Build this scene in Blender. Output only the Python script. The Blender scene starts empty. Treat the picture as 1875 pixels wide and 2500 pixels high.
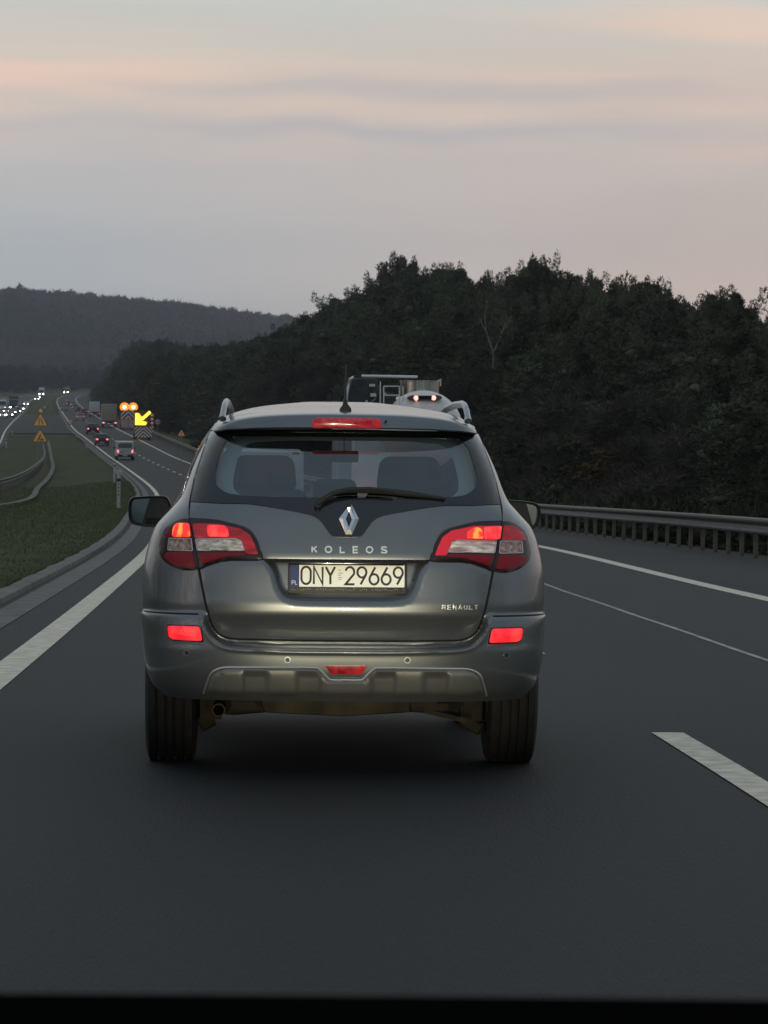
import bpy, bmesh, math, random
import numpy as np
from mathutils import Vector, Matrix
from mathutils.geometry import delaunay_2d_cdt
R = math.radians
SC = bpy.context.scene
COL = SC.collection
random.seed(7)
RNG = np.random.default_rng(11)

# ------------------------------------------------------------------ camera
F = 8000.0            # focal length, in pixels of a 1875 x 2500 frame
HC = 1.31             # eye height above the road
ROLL = R(0.5)
cam_d = bpy.data.cameras.new('camera')
cam_d.sensor_fit = 'VERTICAL'
cam_d.sensor_height = 36.0
cam_d.lens = F / 2500 * 36.0
cam_d.shift_y = -69 / 2500
cam_d.clip_start = 0.1
cam_d.clip_end = 12000
cam_d.dof.use_dof = True
cam_d.dof.focus_distance = 15.5
cam_d.dof.aperture_fstop = 23
cam = bpy.data.objects.new('camera', cam_d)
COL.objects.link(cam)
cam.location = (0, 0, HC)
cam.rotation_euler = (R(90), -ROLL, 0)
SC.camera = cam

# ------------------------------------------------------------------ world
wd = bpy.data.worlds.new('World')
SC.world = wd
wd.use_nodes = True
SUN_EL, SUN_AZ = R(4), R(250)


def build_world():
    nt = wd.node_tree
    nt.nodes.clear()
    N, L = nt.nodes.new, nt.links.new
    out = N('ShaderNodeOutputWorld')
    sky = N('ShaderNodeTexSky')
    sky.sky_type = 'NISHITA'
    sky.sun_disc = False
    sky.sun_elevation = SUN_EL
    sky.sun_rotation = SUN_AZ
    b1 = N('ShaderNodeBackground')
    L(sky.outputs[0], b1.inputs[0])
    b1.inputs[1].default_value = 0.06
    tc = N('ShaderNodeTexCoord')
    sp = N('ShaderNodeSeparateXYZ')
    L(tc.outputs['Generated'], sp.inputs[0])

    def math_(op, a, b=None, clamp=False):
        n = N('ShaderNodeMath')
        n.operation = op
        n.use_clamp = clamp
        for i, v in enumerate((a, b)):
            if v is None:
                continue
            if isinstance(v, (int, float)):
                n.inputs[i].default_value = v
            else:
                L(v, n.inputs[i])
        return n.outputs[0]

    def ramp(fac, stops, interp='EASE'):
        n = N('ShaderNodeValToRGB')
        n.color_ramp.interpolation = interp
        el = n.color_ramp.elements
        while len(el) > 1:
            el.remove(el[0])
        el[0].position = stops[0][0]
        el[0].color = (*stops[0][1], 1)
        for p, c in stops[1:]:
            e = el.new(p)
            e.color = (*c, 1)
        L(fac, n.inputs[0])
        return n.outputs[0]

    def mix(fac, a, b, bt='MIX'):
        n = N('ShaderNodeMix')
        n.data_type = 'RGBA'
        n.blend_type = bt
        for i, v in ((0, fac), (6, a), (7, b)):
            if isinstance(v, (int, float)):
                n.inputs[i].default_value = v
            elif isinstance(v, tuple):
                n.inputs[i].default_value = (*v, 1)
            else:
                L(v, n.inputs[i])
        return n.outputs[2]

    def noise(vec, scale, detail, rough=0.5):
        n = N('ShaderNodeTexNoise')
        n.inputs['Scale'].default_value = scale
        n.inputs['Detail'].default_value = detail
        n.inputs['Roughness'].default_value = rough
        L(vec, n.inputs['Vector'])
        return n.outputs[0]

    def mapped(sx, sy, sz, off=(0, 0, 0)):
        n = N('ShaderNodeMapping')
        n.inputs['Scale'].default_value = (sx, sy, sz)
        n.inputs['Location'].default_value = off
        L(tc.outputs['Generated'], n.inputs[0])
        return n.outputs[0]
    X, Y, Z = sp.outputs[0], sp.outputs[1], sp.outputs[2]
    # low wavy warp of the elevation, so bands are not straight
    w1 = noise(mapped(9, 3, 14), 1.0, 4)
    zz = math_('ADD', Z, math_('MULTIPLY', math_('SUBTRACT', w1, 0.5), 0.022))
    e = math_('MULTIPLY', zz, 4.0, True)       # 0..0.25 elevation
    grad = ramp(e, [(0.0, (.165, .215, .250)), (.10, (.195, .238, .268)), (.16, (.240, .268, .292)), (.27, (.318, .335, .350)),
                    (.37, (.365, .358, .358)), (.42, (.385, .362, .348)), (.48, (.46, .392, .345)), (.54, (.445, .41, .365)),
                    (.60, (.395, .42, .40)), (1.0, (.34, .39, .42))])
    # rosy glow low on the right
    rx = math_('ADD', math_('MULTIPLY', X, 5.0), 0.50, True)
    low = math_('SUBTRACT', 1.0, math_('MULTIPLY', math_('ABSOLUTE', math_('SUBTRACT', Z, 0.062)), 13), True)
    front = math_('GREATER_THAN', Y, 0.0)
    rosy = math_('MULTIPLY', math_('MULTIPLY', rx, low), front)
    g2 = mix(math_('MULTIPLY', rosy, 0.75), grad, (.50, .375, .31))
    # high thin streaks
    st = noise(mapped(5, 2, 60, (1.3, 0, 2.2)), 1.0, 4, 0.45)
    st_m = ramp(st, [(.42, (0, 0, 0)), (.75, (1, 1, 1))])
    hi = ramp(math_('MULTIPLY', Z, 4.0), [(.32, (0, 0, 0)), (.46, (1, 1, 1)), (.9, (1, 1, 1)), (1, (.3, .3, .3))])
    g3 = mix(math_('MULTIPLY', math_('MULTIPLY', st_m, hi), .6), g2, (.68, .45, .34))
    # grey-blue bars
    w2 = noise(mapped(7, 3, 8, (4, 1, 0)), 1.0, 3)
    for zc, wdt, s, x0 in ((0.1065, .0045, .60, -.02), (0.1185, .0042, .45, .02), (0.1215, .003, .25, .1)):
        zb = math_('ADD', math_('SUBTRACT', Z, zc), math_('MULTIPLY', math_('SUBTRACT', w2, .5), .03))
        zb = math_('ADD', zb, math_('MULTIPLY', math_('SUBTRACT', st, .5), .006))
        bar = math_('SUBTRACT', 1.0, math_('MULTIPLY', math_('ABSOLUTE', zb), 1 / wdt), True)
        bar = math_('MULTIPLY', math_('SMOOTH_MIN', bar, 1.0), front)
        fx = math_('SUBTRACT', 1.0, math_('MULTIPLY', math_('ABSOLUTE', math_('SUBTRACT', X, x0)), 5), True)
        g3 = mix(math_('MULTIPLY', math_('MULTIPLY', bar, s), fx), g3, (.285, .295, .33))
    st2 = noise(mapped(4, 2, 26, (7, 0, 9)), 1.0, 4, 0.45)
    v = ramp(st2, [(.3, (.95, .955, .965)), (.7, (1.04, 1.035, 1.03))])
    g4 = mix(1.0, g3, v, 'MULTIPLY')
    # the dome is brighter over the road ahead than overhead and behind
    fy = N('ShaderNodeMapRange')
    fy.interpolation_type = 'SMOOTHSTEP'
    fy.inputs[1].default_value = .15
    fy.inputs[2].default_value = .92
    fy.inputs[3].default_value = .585
    fy.inputs[4].default_value = 1.0
    L(Y, fy.inputs[0])
    g4 = mix(1.0, g4, fy.outputs[0], 'MULTIPLY')
    back = math_('LESS_THAN', Y, 0.15)
    g4 = mix(back, g4, mix(1.0, g4, (.84, .98, 1.14), 'MULTIPLY'))
    b2 = N('ShaderNodeBackground')
    L(g4, b2.inputs[0])
    b2.inputs[1].default_value = 1.72
    ms = N('ShaderNodeMixShader')
    ms.inputs[0].default_value = 0.93
    L(b1.outputs[0], ms.inputs[1])
    L(b2.outputs[0], ms.inputs[2])
    L(ms.outputs[0], out.inputs[0])


build_world()
sun_d = bpy.data.lights.new('sun', 'SUN')
sun_d.energy = 0.12
sun_d.angle = R(20)
sun_d.color = (1, .78, .66)
sun = bpy.data.objects.new('sun', sun_d)
COL.objects.link(sun)
# low in the sky, behind and to the left of the camera
sun.rotation_euler = Vector((0.8 * math.cos(SUN_EL), 0.55, -math.sin(SUN_EL) - .12)).to_track_quat('-Z', 'Y').to_euler()

vs = SC.view_settings
vs.view_transform = 'Standard'
vs.look = 'None'
vs.exposure = 0
vs.gamma = 1
SC.render.engine = 'CYCLES'
SC.cycles.use_denoising = True
SC.cycles.max_bounces = 8
SC.cycles.transparent_max_bounces = 12
SC.cycles.volume_bounces = 0
SC.cycles.sample_clamp_indirect = 4

# ------------------------------------------------------------------ materials
MATS = {}


def mat(name, col=(.5, .5, .5), rough=.6, metal=0.0, var=0.0, vscale=5.0, bump=0.0, bscale=40.0, coat=0.0,
        emit=None, estr=0.0, col2=None, stretch=(1, 1, 1), spec=.5, coatr=.04, rvar=0.0, rnd=0.0, c3=None):
    if name in MATS:
        return MATS[name]
    m = bpy.data.materials.new(name)
    m.use_nodes = True
    nt = m.node_tree
    b = nt.nodes['Principled BSDF']
    b.inputs['Base Color'].default_value = (*col, 1)
    b.inputs['Roughness'].default_value = rough
    b.inputs['Metallic'].default_value = metal
    b.inputs['Specular IOR Level'].default_value = spec
    b.inputs['Coat Weight'].default_value = coat
    b.inputs['Coat Roughness'].default_value = coatr
    if emit:
        b.inputs['Emission Color'].default_value = (*emit, 1)
        b.inputs['Emission Strength'].default_value = estr
    N, L = nt.nodes.new, nt.links.new
    tc = N('ShaderNodeTexCoord')
    mp = N('ShaderNodeMapping')
    mp.inputs['Scale'].default_value = stretch
    L(tc.outputs['Object'], mp.inputs[0])
    if var or col2 or rvar:
        n = N('ShaderNodeTexNoise')
        n.inputs['Scale'].default_value = vscale
        n.inputs['Detail'].default_value = 6
        L(mp.outputs[0], n.inputs['Vector'])
        r = N('ShaderNodeValToRGB')
        c2 = col2 if col2 else tuple(min(1, c * (1 + var)) for c in col)
        c1 = col if col2 else tuple(c * (1 - var) for c in col)
        r.color_ramp.elements[0].position = .35
        r.color_ramp.elements[0].color = (*c1, 1)
        r.color_ramp.elements[1].position = .65
        r.color_ramp.elements[1].color = (*c2, 1)
        if c3:
            e = r.color_ramp.elements.new(.5)
            e.color = (*c3, 1)
        L(n.outputs[0], r.inputs[0])
        src = r.outputs[0]
        if rnd:
            oi = N('ShaderNodeObjectInfo')
            h = N('ShaderNodeHueSaturation')
            mr = N('ShaderNodeMapRange')
            mr.inputs[3].default_value = 1 - rnd
            mr.inputs[4].default_value = 1 + rnd
            L(oi.outputs['Random'], mr.inputs[0])
            L(mr.outputs[0], h.inputs['Value'])
            m2 = N('ShaderNodeMapRange')
            m2.inputs[3].default_value = .485
            m2.inputs[4].default_value = .51
            L(oi.outputs['Random'], m2.inputs[0])
            L(m2.outputs[0], h.inputs['Hue'])
            L(src, h.inputs['Color'])
            src = h.outputs[0]
        L(src, b.inputs['Base Color'])
        if rvar:
            mr = N('ShaderNodeMapRange')
            mr.inputs[3].default_value = rough - rvar
            mr.inputs[4].default_value = rough + rvar
            L(n.outputs[0], mr.inputs[0])
            L(mr.outputs[0], b.inputs['Roughness'])
    if bump:
        n2 = N('ShaderNodeTexNoise')
        n2.inputs['Scale'].default_value = bscale
        n2.inputs['Detail'].default_value = 5
        L(mp.outputs[0], n2.inputs['Vector'])
        bm = N('ShaderNodeBump')
        bm.inputs['Strength'].default_value = bump
        bm.inputs['Distance'].default_value = .02
        L(n2.outputs[0], bm.inputs['Height'])
        L(bm.outputs[0], b.inputs['Normal'])
    MATS[name] = m
    return m


def glass_mat(name, tint=(.45, .48, .5), rough=.02, refl=(1, 1, 1), f0=.075):
    if name in MATS:
        return MATS[name]
    m = bpy.data.materials.new(name)
    m.use_nodes = True
    nt = m.node_tree
    nt.nodes.clear()
    N, L = nt.nodes.new, nt.links.new
    o = N('ShaderNodeOutputMaterial')
    t = N('ShaderNodeBsdfTransparent')
    t.inputs[0].default_value = (*tint, 1)
    g = N('ShaderNodeBsdfGlossy')
    g.inputs[0].default_value = (*refl, 1)
    g.inputs['Roughness'].default_value = rough
    lw = N('ShaderNodeLayerWeight')
    lw.inputs[0].default_value = .5
    pw = N('ShaderNodeMath')
    pw.operation = 'POWER'
    pw.inputs[1].default_value = 5
    L(lw.outputs['Facing'], pw.inputs[0])
    fr = N('ShaderNodeMath')
    fr.operation = 'MULTIPLY_ADD'
    fr.inputs[1].default_value = .9
    fr.inputs[2].default_value = f0
    L(pw.outputs[0], fr.inputs[0])
    mx = N('ShaderNodeMixShader')
    L(fr.outputs[0], mx.inputs[0])
    L(t.outputs[0], mx.inputs[1])
    L(g.outputs[0], mx.inputs[2])
    L(mx.outputs[0], o.inputs[0])
    MATS[name] = m
    return m


# ------------------------------------------------------------------ mesh helpers
def tag(o, label=None, cat=None, group=None, kind=None):
    if label:
        o['label'] = label
    if cat:
        o['category'] = cat
    if group:
        o['group'] = group
    if kind:
        o['kind'] = kind
    return o


def empty(name, loc=(0, 0, 0), rz=0.0, label=None, cat=None, group=None):
    o = bpy.data.objects.new(name, None)
    o.empty_display_size = .2
    COL.objects.link(o)
    o.location = loc
    o.rotation_euler = (0, 0, rz)
    return tag(o, label, cat, group)


def link_mesh(name, verts, faces, m, parent=None, smooth=True, sharp=38, bevel=0.0):
    me = bpy.data.meshes.new(name)
    me.from_pydata([tuple(v) for v in verts], [], [tuple(f) for f in faces])
    me.update()
    if m:
        me.materials.append(m)
    if bevel or smooth:
        bm = bmesh.new()
        bm.from_mesh(me)
        if bevel:
            bmesh.ops.recalc_face_normals(bm, faces=bm.faces)
            es = [e for e in bm.edges if len(e.link_faces) == 2 and e.calc_face_angle(0) > R(35)]
            bmesh.ops.bevel(bm, geom=es, offset=bevel, segments=2, profile=.6, affect='EDGES', clamp_overlap=True)
        bm.to_mesh(me)
        bm.free()
    if smooth:
        me.shade_smooth()
        me.set_sharp_from_angle(angle=R(sharp))
    o = bpy.data.objects.new(name, me)
    COL.objects.link(o)
    if parent:
        o.parent = parent
    return o


def big_mesh(name, V, Fc, m, parent=None, smooth=False):
    """numpy verts (n,3), faces (m,k) all the same size"""
    me = bpy.data.meshes.new(name)
    n, k = len(Fc), Fc.shape[1]
    me.vertices.add(len(V))
    me.vertices.foreach_set('co', np.ascontiguousarray(V, dtype=np.float32).ravel())
    me.loops.add(n * k)
    me.loops.foreach_set('vertex_index', np.ascontiguousarray(Fc, dtype=np.int32).ravel())
    me.polygons.add(n)
    me.polygons.foreach_set('loop_start', np.arange(0, n * k, k, dtype=np.int32))
    me.polygons.foreach_set('loop_total', np.full(n, k, dtype=np.int32))
    me.update(calc_edges=True)
    me.validate()
    if smooth:
        me.shade_smooth()
    if m:
        me.materials.append(m)
    o = bpy.data.objects.new(name, me)
    COL.objects.link(o)
    if parent:
        o.parent = parent
    return o


class MB:
    def __init__(s):
        s.v, s.f = [], []

    def add(s, vs_, fs):
        n = len(s.v)
        s.v += [tuple(v) for v in vs_]
        s.f += [tuple(i + n for i in f) for f in fs]
        return s

    def box(s, x0, x1, y0, y1, z0, z1, M=None):
        v = [Vector((x, y, z)) for z in (z0, z1) for y in (y0, y1) for x in (x0, x1)]
        if M:
            v = [M @ p for p in v]
        return s.add(v, [(0, 2, 3, 1), (4, 5, 7, 6), (0, 1, 5, 4), (2, 6, 7, 3), (0, 4, 6, 2), (1, 3, 7, 5)])

    def tube(s, pts, r, n=8, closed=False, cap=True):
        pts = [Vector(p) for p in pts]
        rs = r if isinstance(r, (list, tuple)) else [r] * len(pts)
        rings = []
        for i, p in enumerate(pts):
            a = pts[max(0, i - 1)] if not closed else pts[i - 1]
            b = pts[min(len(pts) - 1, i + 1)] if not closed else pts[(i + 1) % len(pts)]
            d = (b - a).normalized()
            up = Vector((0, 0, 1)) if abs(d.z) < .9 else Vector((1, 0, 0))
            u = d.cross(up).normalized()
            w = u.cross(d)
            rings.append([p + (u * math.cos(2 * math.pi * k / n) + w * math.sin(2 * math.pi * k / n)) * rs[i] for k in range(n)])
        v = [q for ring in rings for q in ring]
        f = []
        m = len(pts)
        for i in range(m if closed else m - 1):
            j = (i + 1) % m
            for k in range(n):
                k2 = (k + 1) % n
                f.append((i * n + k, j * n + k, j * n + k2, i * n + k2))
        if cap and not closed:
            f.append(tuple(range(n)))
            f.append(tuple(reversed(range((m - 1) * n, m * n))))
        return s.add(v, f)

    def lathe(s, prof, axis, c, n=24, cap=True):
        """prof: list of (r, a) - a along the axis; axis 'x','y','z'"""
        v, f = [], []
        for (r, a) in prof:
            for k in range(n):
                t = 2 * math.pi * k / n
                p = {'x': (a, r * math.cos(t), r * math.sin(t)), 'y': (r * math.cos(t), a, r * math.sin(t)),
                     'z': (r * math.cos(t), r * math.sin(t), a)}[axis]
                v.append((p[0] + c[0], p[1] + c[1], p[2] + c[2]))
        for i in range(len(prof) - 1):
            for k in range(n):
                k2 = (k + 1) % n
                f.append((i * n + k, i * n + k2, (i + 1) * n + k2, (i + 1) * n + k))
        if cap:
            f.append(tuple(reversed(range(n))))
            f.append(tuple(range((len(prof) - 1) * n, len(prof) * n)))
        return s.add(v, f)

    def prism(s, poly, lo, hi, axis='y', M=None):
        """poly in the plane across the axis: y -> (x,z); x -> (y,z); z -> (x,y)"""
        def P(p, a):
            q = {'y': (p[0], a, p[1]), 'x': (a, p[0], p[1]), 'z': (p[0], p[1], a)}[axis]
            return M @ Vector(q) if M else q
        n = len(poly)
        v = [P(p, lo) for p in poly] + [P(p, hi) for p in poly]
        f = [tuple(range(n)), tuple(reversed(range(n, 2 * n)))]
        f += [(i, i + n, (i + 1) % n + n, (i + 1) % n) for i in range(n)]
        return s.add(v, f)

    def build(s, name, m, parent=None, smooth=True, bevel=0.0, sharp=38):
        me = link_mesh(name, s.v, s.f, m, parent, smooth, sharp, bevel)
        bm = bmesh.new()
        bm.from_mesh(me.data)
        bmesh.ops.recalc_face_normals(bm, faces=bm.faces)
        bm.to_mesh(me.data)
        bm.free()
        if smooth:
            me.data.set_sharp_from_angle(angle=R(sharp))
        return me


def copy_tree(o, parent=None):
    c = o.copy()
    COL.objects.link(c)
    c.parent = parent
    for ch in list(o.children):
        copy_tree(ch, c)
    return c


def interp(xs, ys):
    """monotone cubic through knots"""
    xs, ys = np.array(xs, float), np.array(ys, float)
    d = np.diff(ys) / np.diff(xs)
    m = np.zeros(len(xs))
    m[0], m[-1] = d[0], d[-1]
    for i in range(1, len(xs) - 1):
        m[i] = 0 if d[i - 1] * d[i] <= 0 else 2 * d[i - 1] * d[i] / (d[i - 1] + d[i])

    def f(x):
        x = np.asarray(x, float)
        xc = np.clip(x, xs[0], xs[-1])
        i = np.clip(np.searchsorted(xs, xc) - 1, 0, len(xs) - 2)
        h = xs[i + 1] - xs[i]
        t = (xc - xs[i]) / h
        r = (ys[i] * (1 + 2 * t) * (1 - t) ** 2 + m[i] * h * t * (1 - t) ** 2 + ys[i + 1] * t * t * (3 - 2 * t)
             + m[i + 1] * h * t * t * (t - 1))
        return r if r.ndim else float(r)
    return f


def ss(a, b, x):
    t = np.clip((np.asarray(x, float) - a) / (b - a), 0, 1)
    return t * t * (3 - 2 * t)


def ray(px, py):
    u, v = px - 937.5, 1181 - py
    return Vector(((u * math.cos(ROLL) - v * math.sin(ROLL)) / F, 1, (u * math.sin(ROLL) + v * math.cos(ROLL)) / F))


def at(px, py, Y):
    return Vector((0, 0, HC)) + ray(px, py) * Y


# ------------------------------------------------------------------ strokes for lettering
def ribbon(mb, pts, w, P, t0, t1, closed=False):
    """a mitred flat stroke of width w through 2D pts; P(x, z, off) -> 3D; from off=t0 (back) to t1 (front)"""
    n = len(pts)
    pts = [Vector(p) for p in pts]
    Lf, Rt = [], []
    for i in range(n):
        a = pts[i - 1] if (closed or i > 0) else None
        b = pts[(i + 1) % n] if (closed or i < n - 1) else None
        d1 = (pts[i] - a).normalized() if a is not None else None
        d2 = (b - pts[i]).normalized() if b is not None else None
        if d1 is None:
            nn = Vector((-d2.y, d2.x))
            k = 1
        elif d2 is None:
            nn = Vector((-d1.y, d1.x))
            k = 1
        else:
            n1, n2 = Vector((-d1.y, d1.x)), Vector((-d2.y, d2.x))
            nn = n1 + n2
            nn = nn.normalized() if nn.length > 1e-6 else n1
            k = 1 / max(.35, nn.dot(n1))
        Lf.append(pts[i] + nn * w / 2 * k)
        Rt.append(pts[i] - nn * w / 2 * k)
    v = []
    for off in (t1, t0):
        for q in Lf:
            v.append(P(q.x, q.y, off))
        for q in Rt:
            v.append(P(q.x, q.y, off))
    f = []
    m = n if closed else n - 1
    for i in range(m):
        j = (i + 1) % n
        f += [(i, j, n + j, n + i), (2 * n + i, i, j, 2 * n + j), (n + i, 3 * n + i, 3 * n + j, n + j)]
    if not closed:
        f += [(0, n, 3 * n, 2 * n), (n - 1, 2 * n - 1, 4 * n - 1, 3 * n - 1)]
    mb.add(v, f)


def arc(cx, cy, rx, ry, a0, a1, n=14):
    return [(cx + rx * math.cos(R(a0 + (a1 - a0) * i / n)), cy + ry * math.sin(R(a0 + (a1 - a0) * i / n))) for i in range(n + 1)]


def glyph(ch):
    """strokes in a box 0..W x 0..1: (W, [(pts, closed)])"""
    if ch == 'O':
        return .62, [((arc(.31, .69, .31, .31, 0, 180, 10) + arc(.31, .31, .31, .31, 180, 360, 10)), True)]
    if ch == 'N':
        return .58, [([(0, 0), (0, 1), (.58, 0), (.58, 1)], False)]
    if ch == 'Y':
        return .62, [([(0, 1), (.31, .5), (.62, 1)], False), ([(.31, .46), (.31, 0)], False)]
    if ch == '2':
        return .58, [(arc(.29, .71, .29, .29, 165, -25, 12) + [(0, .0), (.6, .0)], False)]
    if ch == '9':
        return .6, [(arc(.3, .7, .3, .3, 0, 360, 20)[:-1], True), ([(.56, .55), (.22, 0)], False)]
    if ch == '6':
        return .6, [(arc(.3, .3, .3, .3, 0, 360, 20)[:-1], True), ([(.04, .45), (.38, 1)], False)]
    if ch == 'K':
        return .9, [([(0, 0), (0, 1)], False), ([(.9, 1), (.12, .45)], False), ([(.34, .55), (.95, 0)], False)]
    if ch == 'o':
        return 1.25, [(arc(.62, .5, .62, .5, 0, 360, 22)[:-1], True)]
    if ch == 'L':
        return .85, [([(0, 1), (0, 0), (.9, 0)], False)]
    if ch == 'E':
        return .9, [([(.95, 1), (0, 1), (0, 0), (.95, 0)], False), ([(.1, .5), (.85, .5)], False)]
    if ch == 'S':
        return 1.1, [([(1.05, .85), (.9, .97), (.6, 1), (.2, .97), (.05, .8), (.15, .6), (.55, .52), (.95, .42), (1.1, .22), (.95, .04), (.55, 0), (.15, .03), (0, .18)], False)]
    if ch == 'R':
        return .9, [([(0, 0), (0, 1), (.7, 1), (.9, .88), (.9, .62), (.7, .5), (.1, .5)], False), ([(.55, .44), (.95, 0)], False)]
    if ch == 'A':
        return .95, [([(0, 0), (.47, 1), (.95, 0)], False), ([(.25, .33), (.7, .33)], False)]
    if ch == 'U':
        return .85, [([(0, 1), (0, .3), (.15, .05), (.42, 0), (.7, .05), (.85, .3), (.85, 1)], False)]
    if ch == 'T':
        return .85, [([(0, 1), (.85, 1)], False), ([(.425, .9), (.425, 0)], False)]
    if ch == 'n':
        return .85, [([(0, 0), (0, 1), (.85, 0), (.85, 1)], False)]
    if ch == 'P':
        return .6, [([(0, 0), (0, 1), (.5, 1), (.6, .85), (.6, .6), (.5, .45), (.1, .45)], False)]
    if ch == 'l':
        return .5, [([(0, 1), (0, 0), (.5, 0)], False)]
    if ch == '4':
        return .6, [([(.4, 1), (0, .35), (.6, .35)], False), ([(.45, .55), (.45, 0)], False)]
    if ch == '0':
        return .55, [((arc(.275, .7, .275, .3, 0, 180, 8) + arc(.275, .3, .275, .3, 180, 360, 8)), True)]
    return .4, []


def write(mb, text, x, z, h, w, P, gap=.3, t0=0, t1=.002, sx=1.0):
    k = 0
    for ch in text:
        W, st = glyph(ch)
        for pts, cl in st:
            ribbon(mb, [(x + p[0] * h * sx, z + p[1] * h) for p in pts], w, P, t0, t1 + .0002 * (k % 3), cl)
            k += 1
        x += (W * sx + gap) * h
    return x


# ------------------------------------------------------------------ road geometry
XL = interp([-60, 0, 13, 22.5, 37, 60, 75, 112, 200, 300, 355, 425, 500, 600, 700, 850, 1000, 1200, 1400, 1550, 1700, 1850, 2000, 2200, 2600],
            [-1.0, -1.8, -2.2, -2.59, -3.23, -4.33, -5.2, -7.7, -14.0, -23.7, -29.7, -38, -46.9, -57.6, -68, -83.6, -99.3, -120, -138.7, -149, -151, -140, -115, -60, 60])
ZR = interp([-60, 0, 90, 150, 200, 300, 355, 410, 480, 560, 640, 800, 1000, 1200, 1400, 1550, 1700, 1850, 2000, 2200, 2600],
            [0, 0, 0, .25, .75, 2.6, 3.95, 5.8, 8.2, 10.6, 13, 17.6, 23.6, 30.3, 37, 42, 46.5, 52, 57, 60, 62])
WR = interp([0, 40, 75, 200, 355, 600, 2600], [7.70, 7.78, 8.25, 7.8, 7.0, 7.2, 7.3])
OFFO = interp([0, 60, 200, 355, 425, 520, 1200, 2600], [-19, -18.5, -16, -13.4, -11.8, -10.9, -9.9, -9.5])   # oncoming inner edge line


def XR(Y):
    return XL(Y) + WR(Y)


def stations(y0, y1, dens=1.0):
    out = [y0]
    while out[-1] < y1:
        out.append(min(y1, out[-1] + max(1.0, .012 * abs(out[-1])) * dens))
    return np.array(out)


def strip(name, f0, f1, y0, y1, dz, m, parent=None, dens=1.0, n=1, kind='structure'):
    Y = stations(y0, y1, dens)
    cols = [f0(Y) + (f1(Y) - f0(Y)) * k / n for k in range(n + 1)]
    V = np.stack([np.stack([c, Y, ZR(Y) + dz], 1) for c in cols], 1).reshape(-1, 3)
    w = n + 1
    Fc = np.array([(i * w + k, i * w + k + 1, (i + 1) * w + k + 1, (i + 1) * w + k) for i in range(len(Y) - 1) for k in range(n)])
    o = big_mesh(name, V, Fc, m, parent)
    if kind and not parent:
        tag(o, kind=kind)
    return o


M_ASPH = mat('asphalt', (.0175, .0195, .0205), .72, var=.22, vscale=.35, bump=.25, bscale=90, spec=.17, rvar=.06, stretch=(1, .08, 1))
M_ASPH2 = mat('asphalt_shoulder', (.020, .021, .021), .78, var=.2, vscale=.6, bump=.3, bscale=80, spec=.2, stretch=(1, .15, 1))
M_PAINT = mat('road_paint', (.66, .58, .44), .55, var=.14, vscale=7, bump=.2, bscale=60)


def grain(m, scale, lo, hi, detail=4, stretch=(1, 1, 1)):
    """fine stone grain multiplied over the base colour"""
    nt = m.node_tree
    b = nt.nodes['Principled BSDF']
    src = b.inputs['Base Color'].links[0].from_socket
    tc = nt.nodes.new('ShaderNodeTexCoord')
    mp = nt.nodes.new('ShaderNodeMapping')
    mp.inputs['Scale'].default_value = stretch
    n = nt.nodes.new('ShaderNodeTexNoise')
    n.inputs['Scale'].default_value = scale
    n.inputs['Detail'].default_value = detail
    r = nt.nodes.new('ShaderNodeMapRange')
    r.inputs[1].default_value = .3
    r.inputs[2].default_value = .7
    r.inputs[3].default_value = lo
    r.inputs[4].default_value = hi
    mx = nt.nodes.new('ShaderNodeMix')
    mx.data_type = 'RGBA'
    mx.blend_type = 'MULTIPLY'
    mx.inputs[0].default_value = 1
    nt.links.new(tc.outputs['Object'], mp.inputs[0])
    nt.links.new(mp.outputs[0], n.inputs['Vector'])
    nt.links.new(n.outputs[0], r.inputs[0])
    nt.links.new(src, mx.inputs[6])
    nt.links.new(r.outputs[0], mx.inputs[7])
    nt.links.new(mx.outputs[2], b.inputs['Base Color'])


grain(M_ASPH, 60, .66, 1.45)
grain(M_ASPH, 18, .82, 1.2)
grain(M_ASPH, 1.1, .88, 1.12, 3, (1, .12, 1))
grain(M_ASPH2, 60, .7, 1.4)
grain(M_PAINT, 9, .70, 1.12, 6)
M_PAINT2 = mat('worn_paint', (.30, .30, .28), .7, var=.45, vscale=5)
M_CONC = mat('gutter_concrete', (.105, .10, .092), .8, var=.3, vscale=3, bump=.4, bscale=30)
M_KERB = mat('kerb_concrete', (.135, .125, .105), .85, var=.35, vscale=2.2, bump=.5, bscale=25)
M_GRASS = mat('verge_grass', (.044, .048, .019), .95, col2=(.074, .078, .034), vscale=.35, bump=.8, bscale=9, spec=.1)
M_EARTH = mat('forest_floor', (.028, .026, .016), .95, var=.4, vscale=.3, bump=.8, bscale=2, spec=.1)


def median_drop(off, Y):
    return 0


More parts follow.
